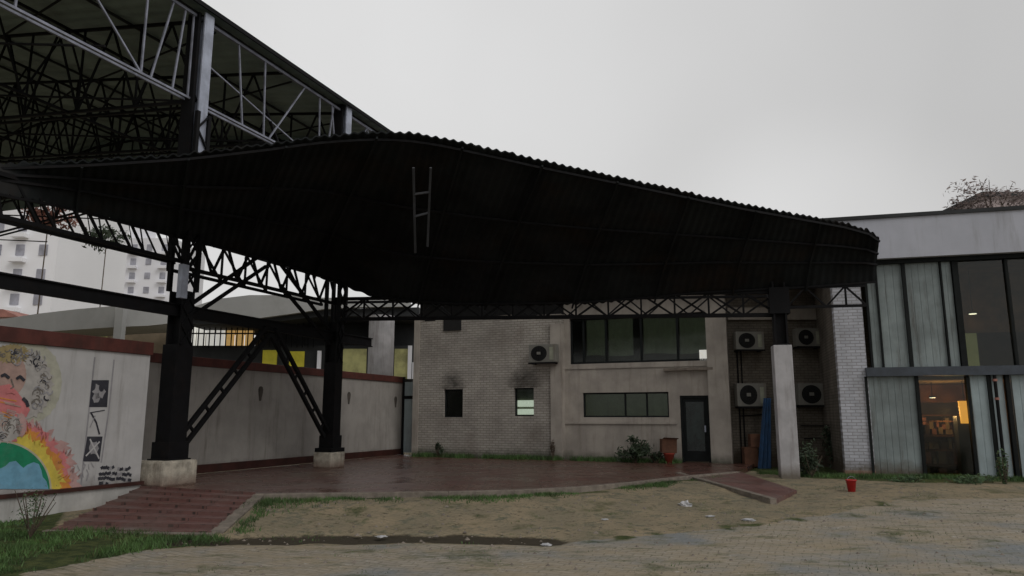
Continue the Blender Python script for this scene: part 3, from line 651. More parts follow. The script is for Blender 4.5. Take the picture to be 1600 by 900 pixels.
# service bay wall between pier and glazed building
FR_S = Frame(FR_F.W(FL, .35, 0), 0)
t = at(FR_S, 'service_bay_wall', 'rough stained brick wall of the recessed bay behind the air conditioners', 'wall')
ue = FR_S.hit(1330, 600)[0]
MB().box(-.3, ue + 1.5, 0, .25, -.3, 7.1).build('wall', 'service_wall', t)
r_ = rect(1150, 505, 1322, 512, FR_S); MB().box(0.0, ue + .3, -.12, -.002, r_[2] + .25, r_[3] + .5).build('lintel', 'facade_paint', t)
pm = MB(); rn = random.Random(3)
for px in (1154, 1160, 1290, 1303):
    u_ = FR_S.hit(px, 640)[0]; pm.tube((u_, -.06, -.1), (u_ + .03, -.06, 3.6), .022, n=6)
for (a, b, y) in ((1155, 1195, 650), (1250, 1300, 665), (1255, 1290, 685)):
    x0, z0 = FR_S.hit(a, y); x1, z1 = FR_S.hit(b, y + rn.uniform(-5, 5)); pm.tube((x0, -.08, z0), (x1, -.08, z1), .018, n=6)
pm.build('pipe', 'steel_black', t)

# ---------------------------------------------------------------- air conditioners
def ac(fr, px0, py0, px1, py1, label, off=-.45, first=None):
    r = rect(px0, py0, px1, py1, fr, off); W_, H_ = .86, .60
    t = at(fr, 'air_conditioner', label, 'air conditioner', 'outdoor air conditioning units', u=(r[0] + r[1]) / 2, y=off, z=r[2])
    t.scale = ((r[1] - r[0]) / W_,) * 1 + (1, (r[3] - r[2]) / H_)
    if first:
        for c in first.children: copy_tree(c, t)
        return t
    bd = MB(); bd.box(-W_ / 2, W_ / 2, .0, .32, 0, H_); bd.build('body', 'ac_body', t, bevel=.015)
    f = MB(); cx, cz, rr = -.1, H_ / 2, .255; n = 28
    f.add([(cx + rr * math.cos(2 * math.pi * i / n), -.006, cz + rr * math.sin(2 * math.pi * i / n)) for i in range(n)], [tuple(range(n))])
    f.build('fan_opening', 'black_void', t)
    gq = MB()
    for k in range(1, 5):
        q = rr * k / 4.2
        for i in range(20):
            a, b = 2 * math.pi * i / 20, 2 * math.pi * (i + 1) / 20
            gq.bar((cx + q * math.cos(a), -.02, cz + q * math.sin(a)), (cx + q * math.cos(b), -.02, cz + q * math.sin(b)), .006)
    for i in range(6):
        a = math.pi * i / 6; gq.bar((cx - rr * math.cos(a), -.018, cz - rr * math.sin(a)), (cx + rr * math.cos(a), -.018, cz + rr * math.sin(a)), .006)
    gq.build('grille', 'steel_black', t)
    MB().box(cx - .06, cx + .06, -.03, -.022, cz - .04, cz + .05).build('fan_hub', 'ac_body', t)
    MB().box(.24, .36, -.012, -.002, .08, .5).build('vent_panel', 'curtain', t)
    MB().box(-W_ / 2 + .05, -W_ / 2 + .1, -.05, .5, -.05, -.004).box(W_ / 2 - .1, W_ / 2 - .05, -.05, .5, -.05, -.004).box(-W_ / 2, W_ / 2, -.05, -.01, -.05, -.005).build('bracket', 'steel_black', t)
    return t
a1 = ac(FR_S, 1152, 599, 1198, 635, 'grey air conditioning unit mounted low in the bay, left of the white column')
ac(FR_S, 1248, 599, 1300, 633, 'grey air conditioning unit mounted low in the bay, right of the white column', first=a1)
ac(FR_S, 1150, 518, 1194, 546, 'grey air conditioning unit mounted high in the bay, left of the white column', first=a1)
ac(FR_S, 1244, 513, 1284, 541, 'grey air conditioning unit mounted high in the bay, right of the white column', first=a1)
ac(FR_F, 826, 538, 868, 566, 'dusty air conditioning unit alone on the upper white brick wall', off=-.75, first=a1)

# ---------------------------------------------------------------- glazed building at the right
t = at(FR_B, 'glazed_building', 'two storey building with pale fascia, weathered shutter panels and warm lit rooms', 'building')
HB = lambda a, b, off=0: FR_B.hit(a, b, off)
BT = HB(1377, 408)[1]; BP = HB(1377, 345)[1]; UE = 9.0
up_ = HB(1357, 600)[0]
gz0 = -.3
pz = MB().box(0, up_, 0, .3, gz0, BT).build('brick_pier', 'pier_brick', t)
o = MB().box(.03, up_, .3, 4.5, gz0, BT).build('side_wall', 'service_wall', t)  # darker brick than the front: shade on this side put into the colour
MB().box(-.02, up_, -.03, .32, gz0, HB(1340, 735)[1]).build('pier_base', 'concrete', t)
MB().box(-.9, UE, -.28, .3, BT + .02, BP).build('fascia', 'fascia', t)
MB().box(-.95, UE, -.33, 8, BP, BP + .1).build('roof', 'roof_dark', t)
MB().box(up_, UE, -.1, .15, BT - .1, BT + .02).build('soffit_beam', 'frame_dark', t)
bz0, bz1 = HB(1470, 587)[1], HB(1470, 573)[1]
MB().box(up_ - .05, UE, -.14, .1, bz0, bz1).build('transom_beam', 'beam_blue', t)
def panel(px0, px1, upper, m, ridge=.16, name='shutter_panel', y=.02):
    py = 500 if upper else 670; x0, x1 = HB(px0, py)[0], HB(px1, py)[0]
    z0, z1 = (bz1 + .003, BT - .1) if upper else (gz0, bz0 - .003)
    mb = MB(); n = max(2, int((x1 - x0) / ridge)); pts = []
    for i in range(n):
        a = x0 + (x1 - x0) * i / n; b = x0 + (x1 - x0) * (i + 1) / n; q = b - a
        pts += [(a, y), (a + q * .8, y), (a + q * .86, y + .008), (a + q * .95, y + .008)]
    pts.append((x1, y)); k = len(pts)
    vs = [(p, yy, z0) for p, yy in pts] + [(p, yy, z1) for p, yy in pts] + [(p, y + .06, z0) for p, yy in pts] + [(p, y + .06, z1) for p, yy in pts]
    fs = [(i, i + 1, k + i + 1, k + i) for i in range(k - 1)] + [(2 * k + i, 3 * k + i, 3 * k + i + 1, 2 * k + i + 1) for i in range(k - 1)]
    mb.add(vs, fs); return mb.build(name, m, t)
panel(1360, 1373, True, 'shutter'); panel(1376, 1415, True, 'shutter'); panel(1421, 1475, True, 'shutter'); panel(1479, 1494, True, 'shutter')
panel(1361, 1437, False, 'shutter'); panel(1524, 1550, False, 'shutter_pale'); panel(1556, 1576, False, 'shutter_pale'); panel(1590, 1640, False, 'shutter_pale')
mm = MB()
for px, up__, wd in ((1357, 1, .05), (1374.5, 1, .04), (1418, 1, .09), (1477, 1, .04), (1500, 1, .14), (1581, 1, .07), (1640, 1, .08), (1439, 0, .08), (1519, 0, .07), (1553, 0, .09), (1582, 0, .09), (1359, 0, .06), (1655, 0, .1)):
    x = HB(px, 500 if up__ else 670)[0]; z0, z1 = (bz1 + .002, BT - .1) if up__ else (gz0, bz0 - .002)
    mb = MB().box(x - wd / 2, x + wd / 2, -.05, .1, z0, z1); mb.build('mullion', 'frame_dark', t)
def pane(px0, px1, upper):
    py = 500 if upper else 670; x0, x1 = HB(px0, py)[0], HB(px1, py)[0]; z0, z1 = (bz1 + .002, BT - .1) if upper else (gz0 + .1, bz0 - .002)
    MB().box(x0, x1, .03, .04, z0, z1).build('glass_pane', 'glass', t)
pane(1502, 1700, True); pane(1441, 1517, False); pane(1578, 1590, False)
UF = 8.9
MB().box(up_ + .02, UF, .3, 4.6, bz0 - .1, bz0).build('upper_floor', 'room', t)
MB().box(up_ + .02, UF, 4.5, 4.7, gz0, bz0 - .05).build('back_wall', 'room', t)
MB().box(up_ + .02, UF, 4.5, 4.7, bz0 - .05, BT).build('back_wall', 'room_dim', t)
MB().box(up_ + .02, UF, .3, 4.6, BT - .05, BT + .015).build('ceiling', 'room_brown', t)
MB().box(UF, UF + .15, .1, 4.7, gz0, BT).build('side_wall', 'room', t)
MB().box(HB(1500, 500)[0], UF, 2.4, 2.5, bz0 + 1.35, BT - .06).build('bulkhead', 'room_brown', t)
a = HB(1528, 500)[0]; MB().box(a + .3, a + 1.3, 4.38, 4.48, bz0 + .05, bz0 + 1.55).build('lit_niche', mat('niche', (.4, .38, .2), .9, .2, 2, emit=((.85, .8, .35), .14), bump=0), t)
# ground-floor clutter: counter, shelves
mb = MB(); x0 = HB(1438, 670)[0]; x1 = HB(1524, 670)[0]; rn = random.Random(8)
mb.box(x0 + .2, x0 + 1.6, 1.8, 2.3, gz0, 1.0).box(x0 + .1, x1 + 1.2, 2.9, 2.95, 1.85, bz0 - .12)
for k in range(4): mb.box(x0 + .2, x0 + 2.2, 2.6, 2.9, .2 + k * .42, .23 + k * .42)
mb.build('counter', 'room_brown', t)
mb = MB()
for k in range(3):
    x = x0 + .25
    while x < x0 + 2.1: h = rn.uniform(.1, .34); mb.box(x, x + rn.uniform(.05, .14), 2.62, 2.85, .235 + k * .42, .235 + k * .42 + h, rn.randrange(3)); x += rn.uniform(.08, .22)
for k in range(4):
    x = x0 + .1
    while x < x0 + 1.75:
        h = rn.uniform(.12, .36); q_ = rn.uniform(.06, .2); yy = 1.45 + .05 * rn.random(); zz_ = gz0 + .05 + k * .4
        mb.box(x, x + q_, yy, yy + .25, zz_, zz_ + h, rn.randrange(4)); x += q_ + rn.uniform(.01, .08)
for k in range(1, 5): mb.box(x0 + .05, x0 + 1.8, 1.42, 1.76, gz0 + .02 + k * .4 - .03, gz0 + .02 + k * .4, 0)
mb.build('shelf_goods', ['room_brown', 'room', 'red_tile', 'room_dim'], t)
MB().box(HB(1500, 700, 1)[0], HB(1521, 700, 1)[0], 1.0, 1.35, gz0, 1.45).build('cabinet', 'beam_blue', t)
for (px, py, off, wd) in ((1520, 491, 1.4, .12), (1457, 622, 1.6, .09)):
    x, z = HB(px, py, off); zt = BT - .055 if py < 570 else bz0 - .1
    MB().tube((x, off, z + .02), (x, off, z + .06), wd, n=14).tube((x, off, z + .06), (x, off, zt), .01, n=5).build('spot_housing', 'frame_dark', t)
    MB().tube((x, off, z), (x, off, z + .018), wd * .8, n=14).build('spot_lamp', 'spot', t)
x, z = HB(1508, 644, .9); ld = MB(); ld.tube((x, .9, z - .3), (x, .9, z + .3), .13, .15, n=16); ld.build('lamp_shade', 'lamp_warm', t)
MB().tube((x, .9, z + .3), (x, .9, bz0 - .1), .01, n=5).build('lamp_cord', 'frame_dark', t)
L = bpy.data.lights.new('lamp_light', 'POINT'); L.energy = 60; L.color = (1, .5, .18); L.shadow_soft_size = .15
lo = bpy.data.objects.new('lamp_light', L); C.objects.link(lo); lo.location = FR_B.W(x - .35, 1.4, z)
L = bpy.data.lights.new('spot_light', 'POINT'); L.energy = 4; L.color = (1, .7, .35); L.shadow_soft_size = .1
lo = bpy.data.objects.new('spot_light', L); C.objects.link(lo); x_, z_ = HB(1520, 491, 1.4); lo.location = FR_B.W(x_, 1.6, z_ - .25)
# down pipe with red caps
x, z = HB(1553, 600); p = MB().tube((x, -.1, gz0), (x, -.1, bz0 - .01), .04, n=10).build('down_pipe', 'steel_black', t)
for zz in (HB(1550, 625)[1], HB(1549, 596)[1]): MB().tube((x, -.1, zz), (x, -.1, zz + .06), .055, n=10).build('pipe_collar', 'red_tile', p)

# ---------------------------------------------------------------- steel columns of the row beside the wall
def WA(s, y, z): return FR_A.W(s, y, z)
S2 = 5.85; SE = 8.6; ZS = 11.0     # shed
def steel_column(s, label, ht, lower_w):
    t = at(FR_A, 'steel_column', label, 'column', 'tall steel columns of the shed', u=s)
    c = MB(); c.box(-lower_w / 2, lower_w / 2, -.24, .24, .5, .9)
    for sy in (-.20, .16):
        c.box(-lower_w * .42, lower_w * .42, sy, sy + .04, .9, 3.0)
        c.box(-.17, .17, sy, sy + .04, 3.0, 4.2)
    c.box(-.03, .03, -.16, .16, .9, 4.2).box(-lower_w * .42, -lower_w * .42 + .04, -.16, .16, .9, 3.0).box(lower_w * .42 - .04, lower_w * .42, -.16, .16, .9, 3.0)
    MB().box(-.36, -.17, -.32, -.2, 4.0, 4.75).build('grey_plate', 'steel_grey', t) if s < 1 else None
    for sx in (-1, 1):
        for k in range(6):
            z = 3.0 + k * .42; c.bar((sx * lower_w * .3, -.22, z), (-sx * lower_w * .3, -.22, z + .42), .035)
    for sx in (-1, 1):
        for sy in (-.22, .22): c.bar((sx * .17, sy, 4.2), (sx * .17, sy, 8.4), .09)
    for k in range(10): c.bar((-.17 if k % 2 else .17, -.24, 4.2 + k * .42), (.17 if k % 2 else -.17, -.24, 4.62 + k * .42), .04)
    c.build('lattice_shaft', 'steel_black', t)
    u = MB(); u.box(-.14, .14, -.20, -.16, 5.6, ht).box(-.014, .014, -.16, .12, 5.6, ht); u.box(-.14, .14, .12, .16, 5.6, ht)
    u.build('upper_shaft', 'steel_grey', t)  # pale bluish steel paints the light on the lit face
    MB().box(-.14 - .1, .14 + .1, .17, .24, 5.6, ht - .02).box(-.24, -.16, -.1, .17, 5.6, ht - .02).build('shaded_side', 'steel_black', t)  # black plate paints in the shaded side of the shaft
    b = MB(); b.box(-.50, .46, -.36, .42, -.02, .52) if s < 1 else b.box(-.36, .34, -.30, .32, -.02, .44); fo = b.build('footing', 'footing', t, bevel=.05)
    MB().box(-.34, .32, -.28, .28, .441 if s > 1 else .521, .55).build('base_plate', 'steel_black', t)
    return t
steel_column(0, 'nearest black steel column, on a chipped concrete block at the ramp top', 10.9, .56)
steel_column(S2, 'black steel column farther along the wall on a small concrete block', 11.0, .42)
steel_column(-9, 'black steel column outside the mural wall end beyond the left', 10.9, .62) if False else None
# braces and beams in the column row
def ladder(mb, p, q, gap, wd, rungs):
    p, q = Vector(p), Vector(q); d = (q - p).normalized(); nrm = Vector((-d.z, 0, d.x)) * gap / 2
    mb.bar(p + nrm, q + nrm, wd); mb.bar(p - nrm, q - nrm, wd)
    for i in range(rungs):
        c = p.lerp(q, (i + .5) / rungs); mb.bar(c + nrm, c - nrm, wd * .6)
t = at(FR_A, 'brace', 'black ladder brace slanting from the near column up to the beam', 'brace', 'slanting braces between the columns')
mb = MB(); ladder(mb, (.3, -.05, .95), (2.85, -.05, 3.62), .24, .09, 6); mb.build('rail', 'steel_black', t)
t = at(FR_A, 'brace', 'black ladder brace slanting from the farther column up to the beam', 'brace', 'slanting braces between the columns')
mb = MB(); ladder(mb, (S2 - .3, -.05, .95), (3.05, -.05, 3.62), .24, .09, 6); mb.build('rail', 'steel_black', t)
mb = MB(); mb.box(-9, S2 + 2, -.06, .06, 3.63, 3.66).box(-9, S2 + 2, -.06, .06, 3.88, 3.91).box(-9, S2 + 2, -.012, .012, 3.66, 3.88)
o = mb.build('steel_beam', 'steel_black'); o.location = FR_A.W(0, 0, 0); o.rotation_euler = (0, 0, FR_A.a); tag(o, 'long black steel beam passing low across both columns beside the wall', 'beam')
def truss_mb(mb, p, q, h, n, r=.05, web=.03, pat='W', dbl=False):
    p, q = Vector(p), Vector(q); up = Vector((0, 0, h)); mb.bar(p, q, r); mb.bar(p + up, q + up, r)
    if dbl:
        d = (q - p).normalized().cross(Vector((0, 0, 1))) * .16; mb.bar(p + d, q + d, r)
    for i in range(n):
        a, b = p.lerp(q, i / n), p.lerp(q, (i + 1) / n); mid = a.lerp(b, .5)
        if pat == 'W': mb.bar(a, mid + up, web); mb.bar(mid + up, b, web)
        elif pat == 'P': mb.bar(a + up, a.lerp(b, .55), web); mb.bar(a.lerp(b, .33) + up, a.lerp(b, .88), web); mb.bar(a.lerp(b, .88), a.lerp(b, .66) + up, web * .5)
        elif pat == 'N': mb.bar(a, a + up, web); mb.bar(a + up, b, web)
        elif pat == 'X': mb.bar(a, b + up, web); mb.bar(a + up, b, web); mb.bar(a, a + up, web)
def local(o, fr): o.location = fr.W(0, 0, 0); o.rotation_euler = (0, 0, fr.a)
mb = MB(); truss_mb(mb, (-9, 0, 4.88), (.0, 0, 4.88), .75, 9, .08, .045, 'P'); truss_mb(mb, (-9, .3, 4.88), (0, .3, 4.88), .75, 9, .06, .03, 'P')
o = mb.build('canopy_truss', 'steel_black'); local(o, FR_A); tag(o, 'black double lattice truss from the near column out past the mural', 'truss')
mb = MB(); truss_mb(mb, (0, 0, 4.75), (S2, 0, 4.75), .85, 7, .08, .05, 'W'); truss_mb(mb, (0, .5, 4.75), (S2, .5, 4.75), .85, 7, .07, .045, 'N')
for a, b in (((.2, 0, 3.9), (2.4, 0, 5.5)), ((.2, 0, 3.6), (2.7, 0, 5.3)), ((S2 - .2, 0, 3.9), (3.2, 0, 5.5)), ((S2 - .2, 0, 3.5), (3.3, 0, 4.9))): mb.bar(a, b, .075)
o = mb.build('canopy_truss', 'steel_black'); local(o, FR_A); tag(o, 'black lattice truss with corner struts between the two steel columns', 'truss')

# back row: col 2 to the white column and past it
c2 = FR_A.W(S2, 0, 0); pe = PY(1233, 740, 19.3); c3 = Vector((pe.x, pe.y, 0))
ang = math.degrees(math.atan2(c3.y - c2.y, c3.x - c2.x)); FR_K = Frame((c2.x, c2.y), ang); LK = (c3 - c2).length
ek = FR_K.hit(1352, 450)[0]
mb = MB(); truss_mb(mb, (0, 0, 4.28), (LK, 0, 4.08), .62, 14, .09, .05, 'X'); truss_mb(mb, (0, .7, 4.4), (LK, .7, 4.2), .5, 11, .07, .04, 'W')
o = mb.build('canopy_truss', 'steel_black'); local(o, FR_K); tag(o, 'long black cross braced truss under the canopy in front of the white building', 'truss')
mb = MB(); zt, zb = FR_K.hit(1320, 447)[1], FR_K.hit(1320, 478)[1]
mb.bar((LK + .15, 0, zt), (ek, 0, zt), .07); mb.bar((LK + .15, 0, zb), (ek, 0, zb), .07)
n_ = 4; x0 = LK + .2
for i in range(n_):
    a = x0 + (ek - x0) * i / n_; b = x0 + (ek - x0) * (i + 1) / n_
    mb.bar((a, 0, zt if i % 2 else zb), (b, 0, zb if i % 2 else zt), .045)
mb.bar(((x0 + ek * 3) / 4, 0, zb), ((x0 + ek * 3) / 4, 0, zt), .045)
o = mb.build('truss_arm', 'steel_black'); local(o, FR_K); tag(o, 'short black truss arm sticking out to the right of the white column', 'truss')
t = at(FR_K, 'canopy_column', 'square white concrete column with a black steel head in front of the air conditioners', 'column', u=LK)
zc = FR_K.hit(1228, 540)[1]
MB().box(-.23, .23, -.23, .23, -.3, zc).build('shaft', 'concrete_pale', t, bevel=.015)
MB().box(-.2, .2, -.2, .2, zc, zc + .04).box(-.17, -.12, -.17, .17, zc + .04, 5.0).box(.12, .17, -.17, .17, zc + .04, 5.0).box(-.12, .12, -.03, .03, zc + .04, 5.0).box(-.25, .25, -.2, .2, 4.1, 4.8).build('steel_head', 'steel_black', t)

# ---------------------------------------------------------------- canopy
def interp(tab, x):
    if x <= tab[0][0]: return tab[0][1]
    for (a, b), (c, d) in zip(tab, tab[1:]):
        if x <= c: return b + (d - b) * (x - a) / (c - a)
    return tab[-1][1]
top = [(-250, 268), (0, 258), (150, 252), (300, 241), (420, 226), (500, 214), (560, 209), (620, 207), (680, 214), (760, 232), (850, 253), (1000, 285), (1150, 318), (1300, 346), (1350, 356), (1376, 374)]
bot = [(-250, 232), (0, 303), (100, 322), (280, 372), (420, 408), (510, 437), (600, 470), (700, 478), (900, 476), (1000, 468), (1100, 458), (1250, 450), (1372, 440)]
pair = [(-250, -250), (0, 0), (300, 280), (500, 420), (600, 500), (660, 600), (850, 760), (1100, 1050), (1300, 1280), (1376, 1372)]
def smoothtab(tab, x, w=40):
    return (interp(tab, x - w) + 2 * interp(tab, x) + interp(tab, x + w)) / 4 if tab[0][0] + w < x < tab[-1][0] - w else interp(tab, x)
def Tpt(px):
    py = smoothtab(top, px, 25)
    d = ray(px, py); k = d.x / d.y; Y = (12.4 + .301 * 9.3) / (1 - .301 * k); return PY(px, py, Y)
def Bpt(px):
    py = smoothtab(bot, px, 25)
    ua, za = FR_A.hit(px, py); ub, zb = FR_K.hit(px, py)
    pa = FR_A.W(ua, 0, za); pb_ = FR_K.W(ub, 0, zb)
    if px < 470: return pa
    if px > 560: return pb_
    f = (px - 470) / 90; return PY(px, py, pa.y * (1 - f) + pb_.y * f)
# distribute columns evenly by the length of the front edge
samp = []; L_ = 0; prev = None; px = -250
while px <= 1376:
    p = Tpt(px); L_ += (p - prev).length if prev else 0; samp.append((L_, px)); prev = p; px += 4
NU, NV = 1100, 12
def csurf(l, v):
    px = interp(samp, l); a = Tpt(px); b = Bpt(interp(pair, px)); p = a.lerp(b, v)
    p.z += .22 * math.sin(math.pi * v) * v; return p
vs = []; 
for j in range(NV + 1):
    v = j / NV
    for i in range(NU + 1):
        l = L_ * i / NU; p = csurf(l, v); c_ = math.cos(l * 2 * math.pi / .19)
        p.z += .022 * c_ + .02 * noise.noise(Vector((l * 1.3, v * 3, 1))) + (.035 * noise.noise(Vector((l * 5, 7, 1))) if j == 0 else 0); vs.append(p)
k = NU + 1; off = len(vs)
vs2 = [p + Vector((0, 0, .03)) for p in vs]
fs = [(j * k + i, j * k + i + 1, (j + 1) * k + i + 1, (j + 1) * k + i) for j in range(NV) for i in range(NU)]
fs2 = [tuple(x + off for x in reversed(f)) for f in fs]
rim = [(i, off + i, off + i + 1, i + 1) for i in range(NU)] + [(NV * k + i, NV * k + i + 1, off + NV * k + i + 1, off + NV * k + i) for i in range(NU)]
rim += [(j * k + e, (j + 1) * k + e, off + (j + 1) * k + e, off + j * k + e) for j in range(NV) for e in (0, NU)]
t = empty('canopy_roof', (c2.x, c2.y, 0), 0, 'huge black corrugated canopy curving over the paved platform', 'canopy')
def under(o): o.location = -Vector(t.location); o.parent = t; return o
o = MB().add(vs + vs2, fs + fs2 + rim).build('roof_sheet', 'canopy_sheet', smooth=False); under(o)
for v in (.02, .36, .66, .97):
    mb = MB(); pts = [csurf(L_ * i / 60, v) - Vector((0, 0, .06)) for i in range(61)]
    for a, b in zip(pts, pts[1:]): mb.bar(a, b, .05, .05)
    under(mb.build('purlin', 'steel_black'))
for kx in range(1, 12):
    l = L_ * kx / 12; mb = MB(); pts = [csurf(l, i / 10) - Vector((0, 0, .1)) for i in range(11)]
    for a, b in zip(pts, pts[1:]): mb.bar(a, b, .04, .05)
    under(mb.build('rafter', 'canopy_sheet'))
# light ladder-like hanger near the crown
mb = MB(); A0, A1 = PY(646, 262, 13.6), PY(649, 395, 14.7); B0, B1 = PY(673, 262, 13.6), PY(668, 385, 14.6)
mb.bar(A0, A1, .045); mb.bar(B0, B1, .045)
for f in (.3, .56): mb.bar(A0.lerp(A1, f), B0.lerp(B1, f), .04)
under(mb.build('ladder_rail', 'steel_dull'))
# back closing sheet between crown and truss so that no sky shows (dark mesh infill)
o = None

# ---------------------------------------------------------------- upper shed roof
t = at(FR_A, 'shed_roof', 'high open shed roof with dark trusses above the boundary wall, its edge sloping across the sky', 'roof')
S0 = -17; WD = 26; RZ = 1.9
def rz(w_): return ZS + RZ * (w_ / 13 if w_ <= 13 else (26 - w_) / 13)
for a, b in ((0, 13), (13, 26)):
    vs = []; n = 260; 
    for i in range(n + 1):
        s = S0 + (SE - S0) * i / n; dz = .015 * (1 if i % 4 < 2 else -1)
        vs += [(s, a - (.25 if a == 0 else 0), rz(a) - (.03 if a == 0 else 0) + dz), (s, b, rz(b) + dz)]
    off = len(vs); v2 = [(x, y, z + .02) for x, y, z in vs]
    fs = [(2 * i, 2 * i + 2, 2 * i + 3, 2 * i + 1) for i in range(n)]; fs += [tuple(x + off for x in reversed(f)) for f in fs]
    MB().add(vs + v2, fs).build('roof_sheet', 'shed_sheet', t)
MB().box(S0, SE, -.30, -.26, ZS - .07, ZS + .04).build('edge_trim', 'steel_black', t)
for w_ in [.1, 2.6, 5.2, 7.8, 10.4, 12.9, 15.6, 18.2, 20.8, 23.4, 25.8]:
    MB().bar((S0, w_, rz(w_) - .06), (SE, w_, rz(w_) - .06), .05, .06).build('purlin', 'roof_dark', t)
gp = [(SE - .06, 2.0, rz(2) + .01), (SE - .06, 13, rz(13) + .01), (SE - .06, 26, rz(26) + .01), (SE - .06, 26, 10.5), (SE - .06, 2.0, 10.0)]
MB().add(gp + [(x + .03, y, z) for x, y, z in gp], [(0, 1, 2, 3, 4), (9, 8, 7, 6, 5), (0, 5, 6, 1), (1, 6, 7, 2), (2, 7, 8, 3), (3, 8, 9, 4), (4, 9, 5, 0)]).build('gable_sheet', 'shed_sheet', t)
# eave truss, pale galvanised rods
mb = MB(); zb = 8.72
mb.bar((S0, 0, zb), (-.2, 0, zb), .05); mb.bar((S0, .16, zb), (-.2, .16, zb), .05); mb.bar((.2, 0, zb), (SE, 0, zb), .05); mb.bar((.2, .16, zb), (SE, .16, zb), .05)
mb.bar((S0, 0, ZS - .2), (SE, 0, ZS - .2), .07)
mb.build('edge_chord', 'steel_rod', t)
zt = ZS - .2
for s, s2 in ((-14, -14), (-14, -11), (-11, -11), (-8, -11), (-8, -8), (-8, -6.1), (-6.1, -6.1), (-4.35, -6.1), (-4.35, -4.35), (-3.9, -1.6), (-1.6, -1.6), (-.9, -1.35), (-.55, -.75), (-.3, -.3), (1.2, 1.5), (2.2, 2.3), (3.9, 2.5), (4.6, 4.7), (5.3, 5.0), (5.2, 5.6), (S2 + 1.3, S2 + .2), (S2 + 1.3, S2 + 2.4)):
    MB().bar((s, 0, zt), (s2, 0, zb), .038).build('edge_web', 'steel_rod', t)
MB().bar((.3, .3, 10.0), (S2 - .2, .3, 8.8), .035).build('tie_rod', 'steel_rod', t)
# cross trusses
for s in (-11.7, -5.85, 0, 2.9, S2, SE - .15):
    mb = MB(); n = 13; bz = lambda w_: 8.75 + 1.2 * (w_ / 13 if w_ <= 13 else (26 - w_) / 13)
    for i in range(n):
        a, b = WD * i / n, WD * (i + 1) / n
        mb.bar((s, a, bz(a)), (s, b, bz(b)), .07); mb.bar((s, a, rz(a) - .22), (s, b, rz(b) - .22), .07); mb.bar((s + .3, a, bz(a)), (s + .3, b, bz(b)), .06)
        mb.bar((s, b, bz(b)), (s, b, rz(b) - .22), .045); mb.bar((s, a, bz(a)), (s, (a + b) / 2, rz((a + b) / 2) - .22), .045); mb.bar((s, (a + b) / 2, rz((a + b) / 2) - .22), (s, b, bz(b)), .045)
    mb.build('cross_truss', 'steel_black', t)
for w_ in (4.3, 8.7, 13, 17.3, 21.7):
    mb = MB(); bz_ = 8.75 + 1.2 * (w_ / 13 if w_ <= 13 else (26 - w_) / 13)
    truss_mb(mb, (S0, w_, bz_), (SE, w_, bz_), rz(w_) - bz_ - .3, 13, .06, .04, 'W'); mb.build('long_truss', 'steel_black', t)
rn = random.Random(21); mb = MB()
for k in range(9):
    a = S0 + 2.9 * k; 
    for w_ in (0, 8.7, 17.3): mb.bar((a, w_, rz(w_) - .3), (a + 2.9, w_ + 8.7, rz(w_ + 8.7) - .3), .04); mb.bar((a + 2.9, w_, 8.9), (a, w_ + 8.7, 9.4), .04)
mb.build('wind_brace', 'steel_black', t)
mb = MB()
for s in (S0 + .5, -8, -1): mb.box(s - .2, s + .2, WD - .2, WD + .2, -.5, ZS - .3)
mb.build('far_post', 'steel_black', t)

# ---------------------------------------------------------------- buildings behind the boundary wall
def face_box(mb, px0, py0, px1, py1, Y, depth, mi=0):
    a = PY(px0, (py0 + py1) / 2, Y); b = PY(px1, (py0 + py1) / 2, Y); zt = PY((px0 + px1) / 2, py0, Y).z; zb = PY((px0 + px1) / 2, py1, Y).z
    mb.box(a.x, b.x, Y, Y + depth, zb, zt, mi)
def band(mb, tops, bots, Yf, depth):
    n = len(tops); F_ = [PY(a, b, Yf(a)) for a, b in tops]; B_ = [PY(a, b, Yf(a)) for a, b in bots]
    D = Vector((0, depth, 0)); vs = F_ + B_ + [p + D for p in F_] + [p + D for p in B_]
    for i in range(n - 1):
        mb.add([vs[k] for k in (i, i + 1, n + i + 1, n + i, 2 * n + i, 2 * n + i + 1, 3 * n + i + 1, 3 * n + i)], [(0, 1, 2, 3), (7, 6, 5, 4), (0, 4, 5, 1), (3, 2, 6, 7), (0, 3, 7, 4), (1, 5, 6, 2)])
t = empty('neighbour_building', PY(200, 560, 36) * 1, 0, 'low pale building with a curved roof edge behind the mural wall', 'building')
t.location.z = 0
def und(o, t): o.location = -Vector(t.location); o.parent = t; return o
mb = MB(); band(mb, [(-120, 510), (0, 499), (60, 490), (120, 483), (180, 478), (230, 481), (268, 488)], [(-120, 532), (0, 523), (60, 519), (120, 515), (180, 511), (230, 509), (268, 505)], lambda p: 36 + abs(p - 180) * .012, 3)
und(mb.build('roof_fascia', 'fascia_far'), t)
mb = MB(); face_box(mb, 178, 482, 190, 540, 35.6, .4); und(mb.build('post', 'fascia_far'), t)
mb = MB(); face_box(mb, -120, 508, 268, 575, 40.5, 5); und(mb.build('wall', 'room'), t)
mb = MB(); face_box(mb, 85, 512, 165, 540, 40.2, .2); und(mb.build('window', 'lit_olive'), t)
t = empty('neighbour_building', (PY(430, 560, 36).x, 36, 0), 0, 'shaded building with curved pale roof band, lit windows and yellow boards behind the rear wall', 'building')
mb = MB(); band(mb, [(286, 490), (305, 478), (340, 467), (390, 461), (450, 461), (505, 465), (560, 466), (640, 470)], [(286, 492), (305, 492), (340, 496), (390, 499), (450, 491), (505, 483), (560, 480), (640, 479)], lambda p: 36, .5)
und(mb.build('roof_fascia', 'fascia_far'), t)
mb = MB(); band(mb, [(286, 499), (390, 500), (450, 492), (505, 484), (655, 480)], [(286, 506), (390, 507), (450, 500), (505, 494), (655, 494)], lambda p: 36.3, 5); und(mb.build('soffit', 'roof_dark'), t)
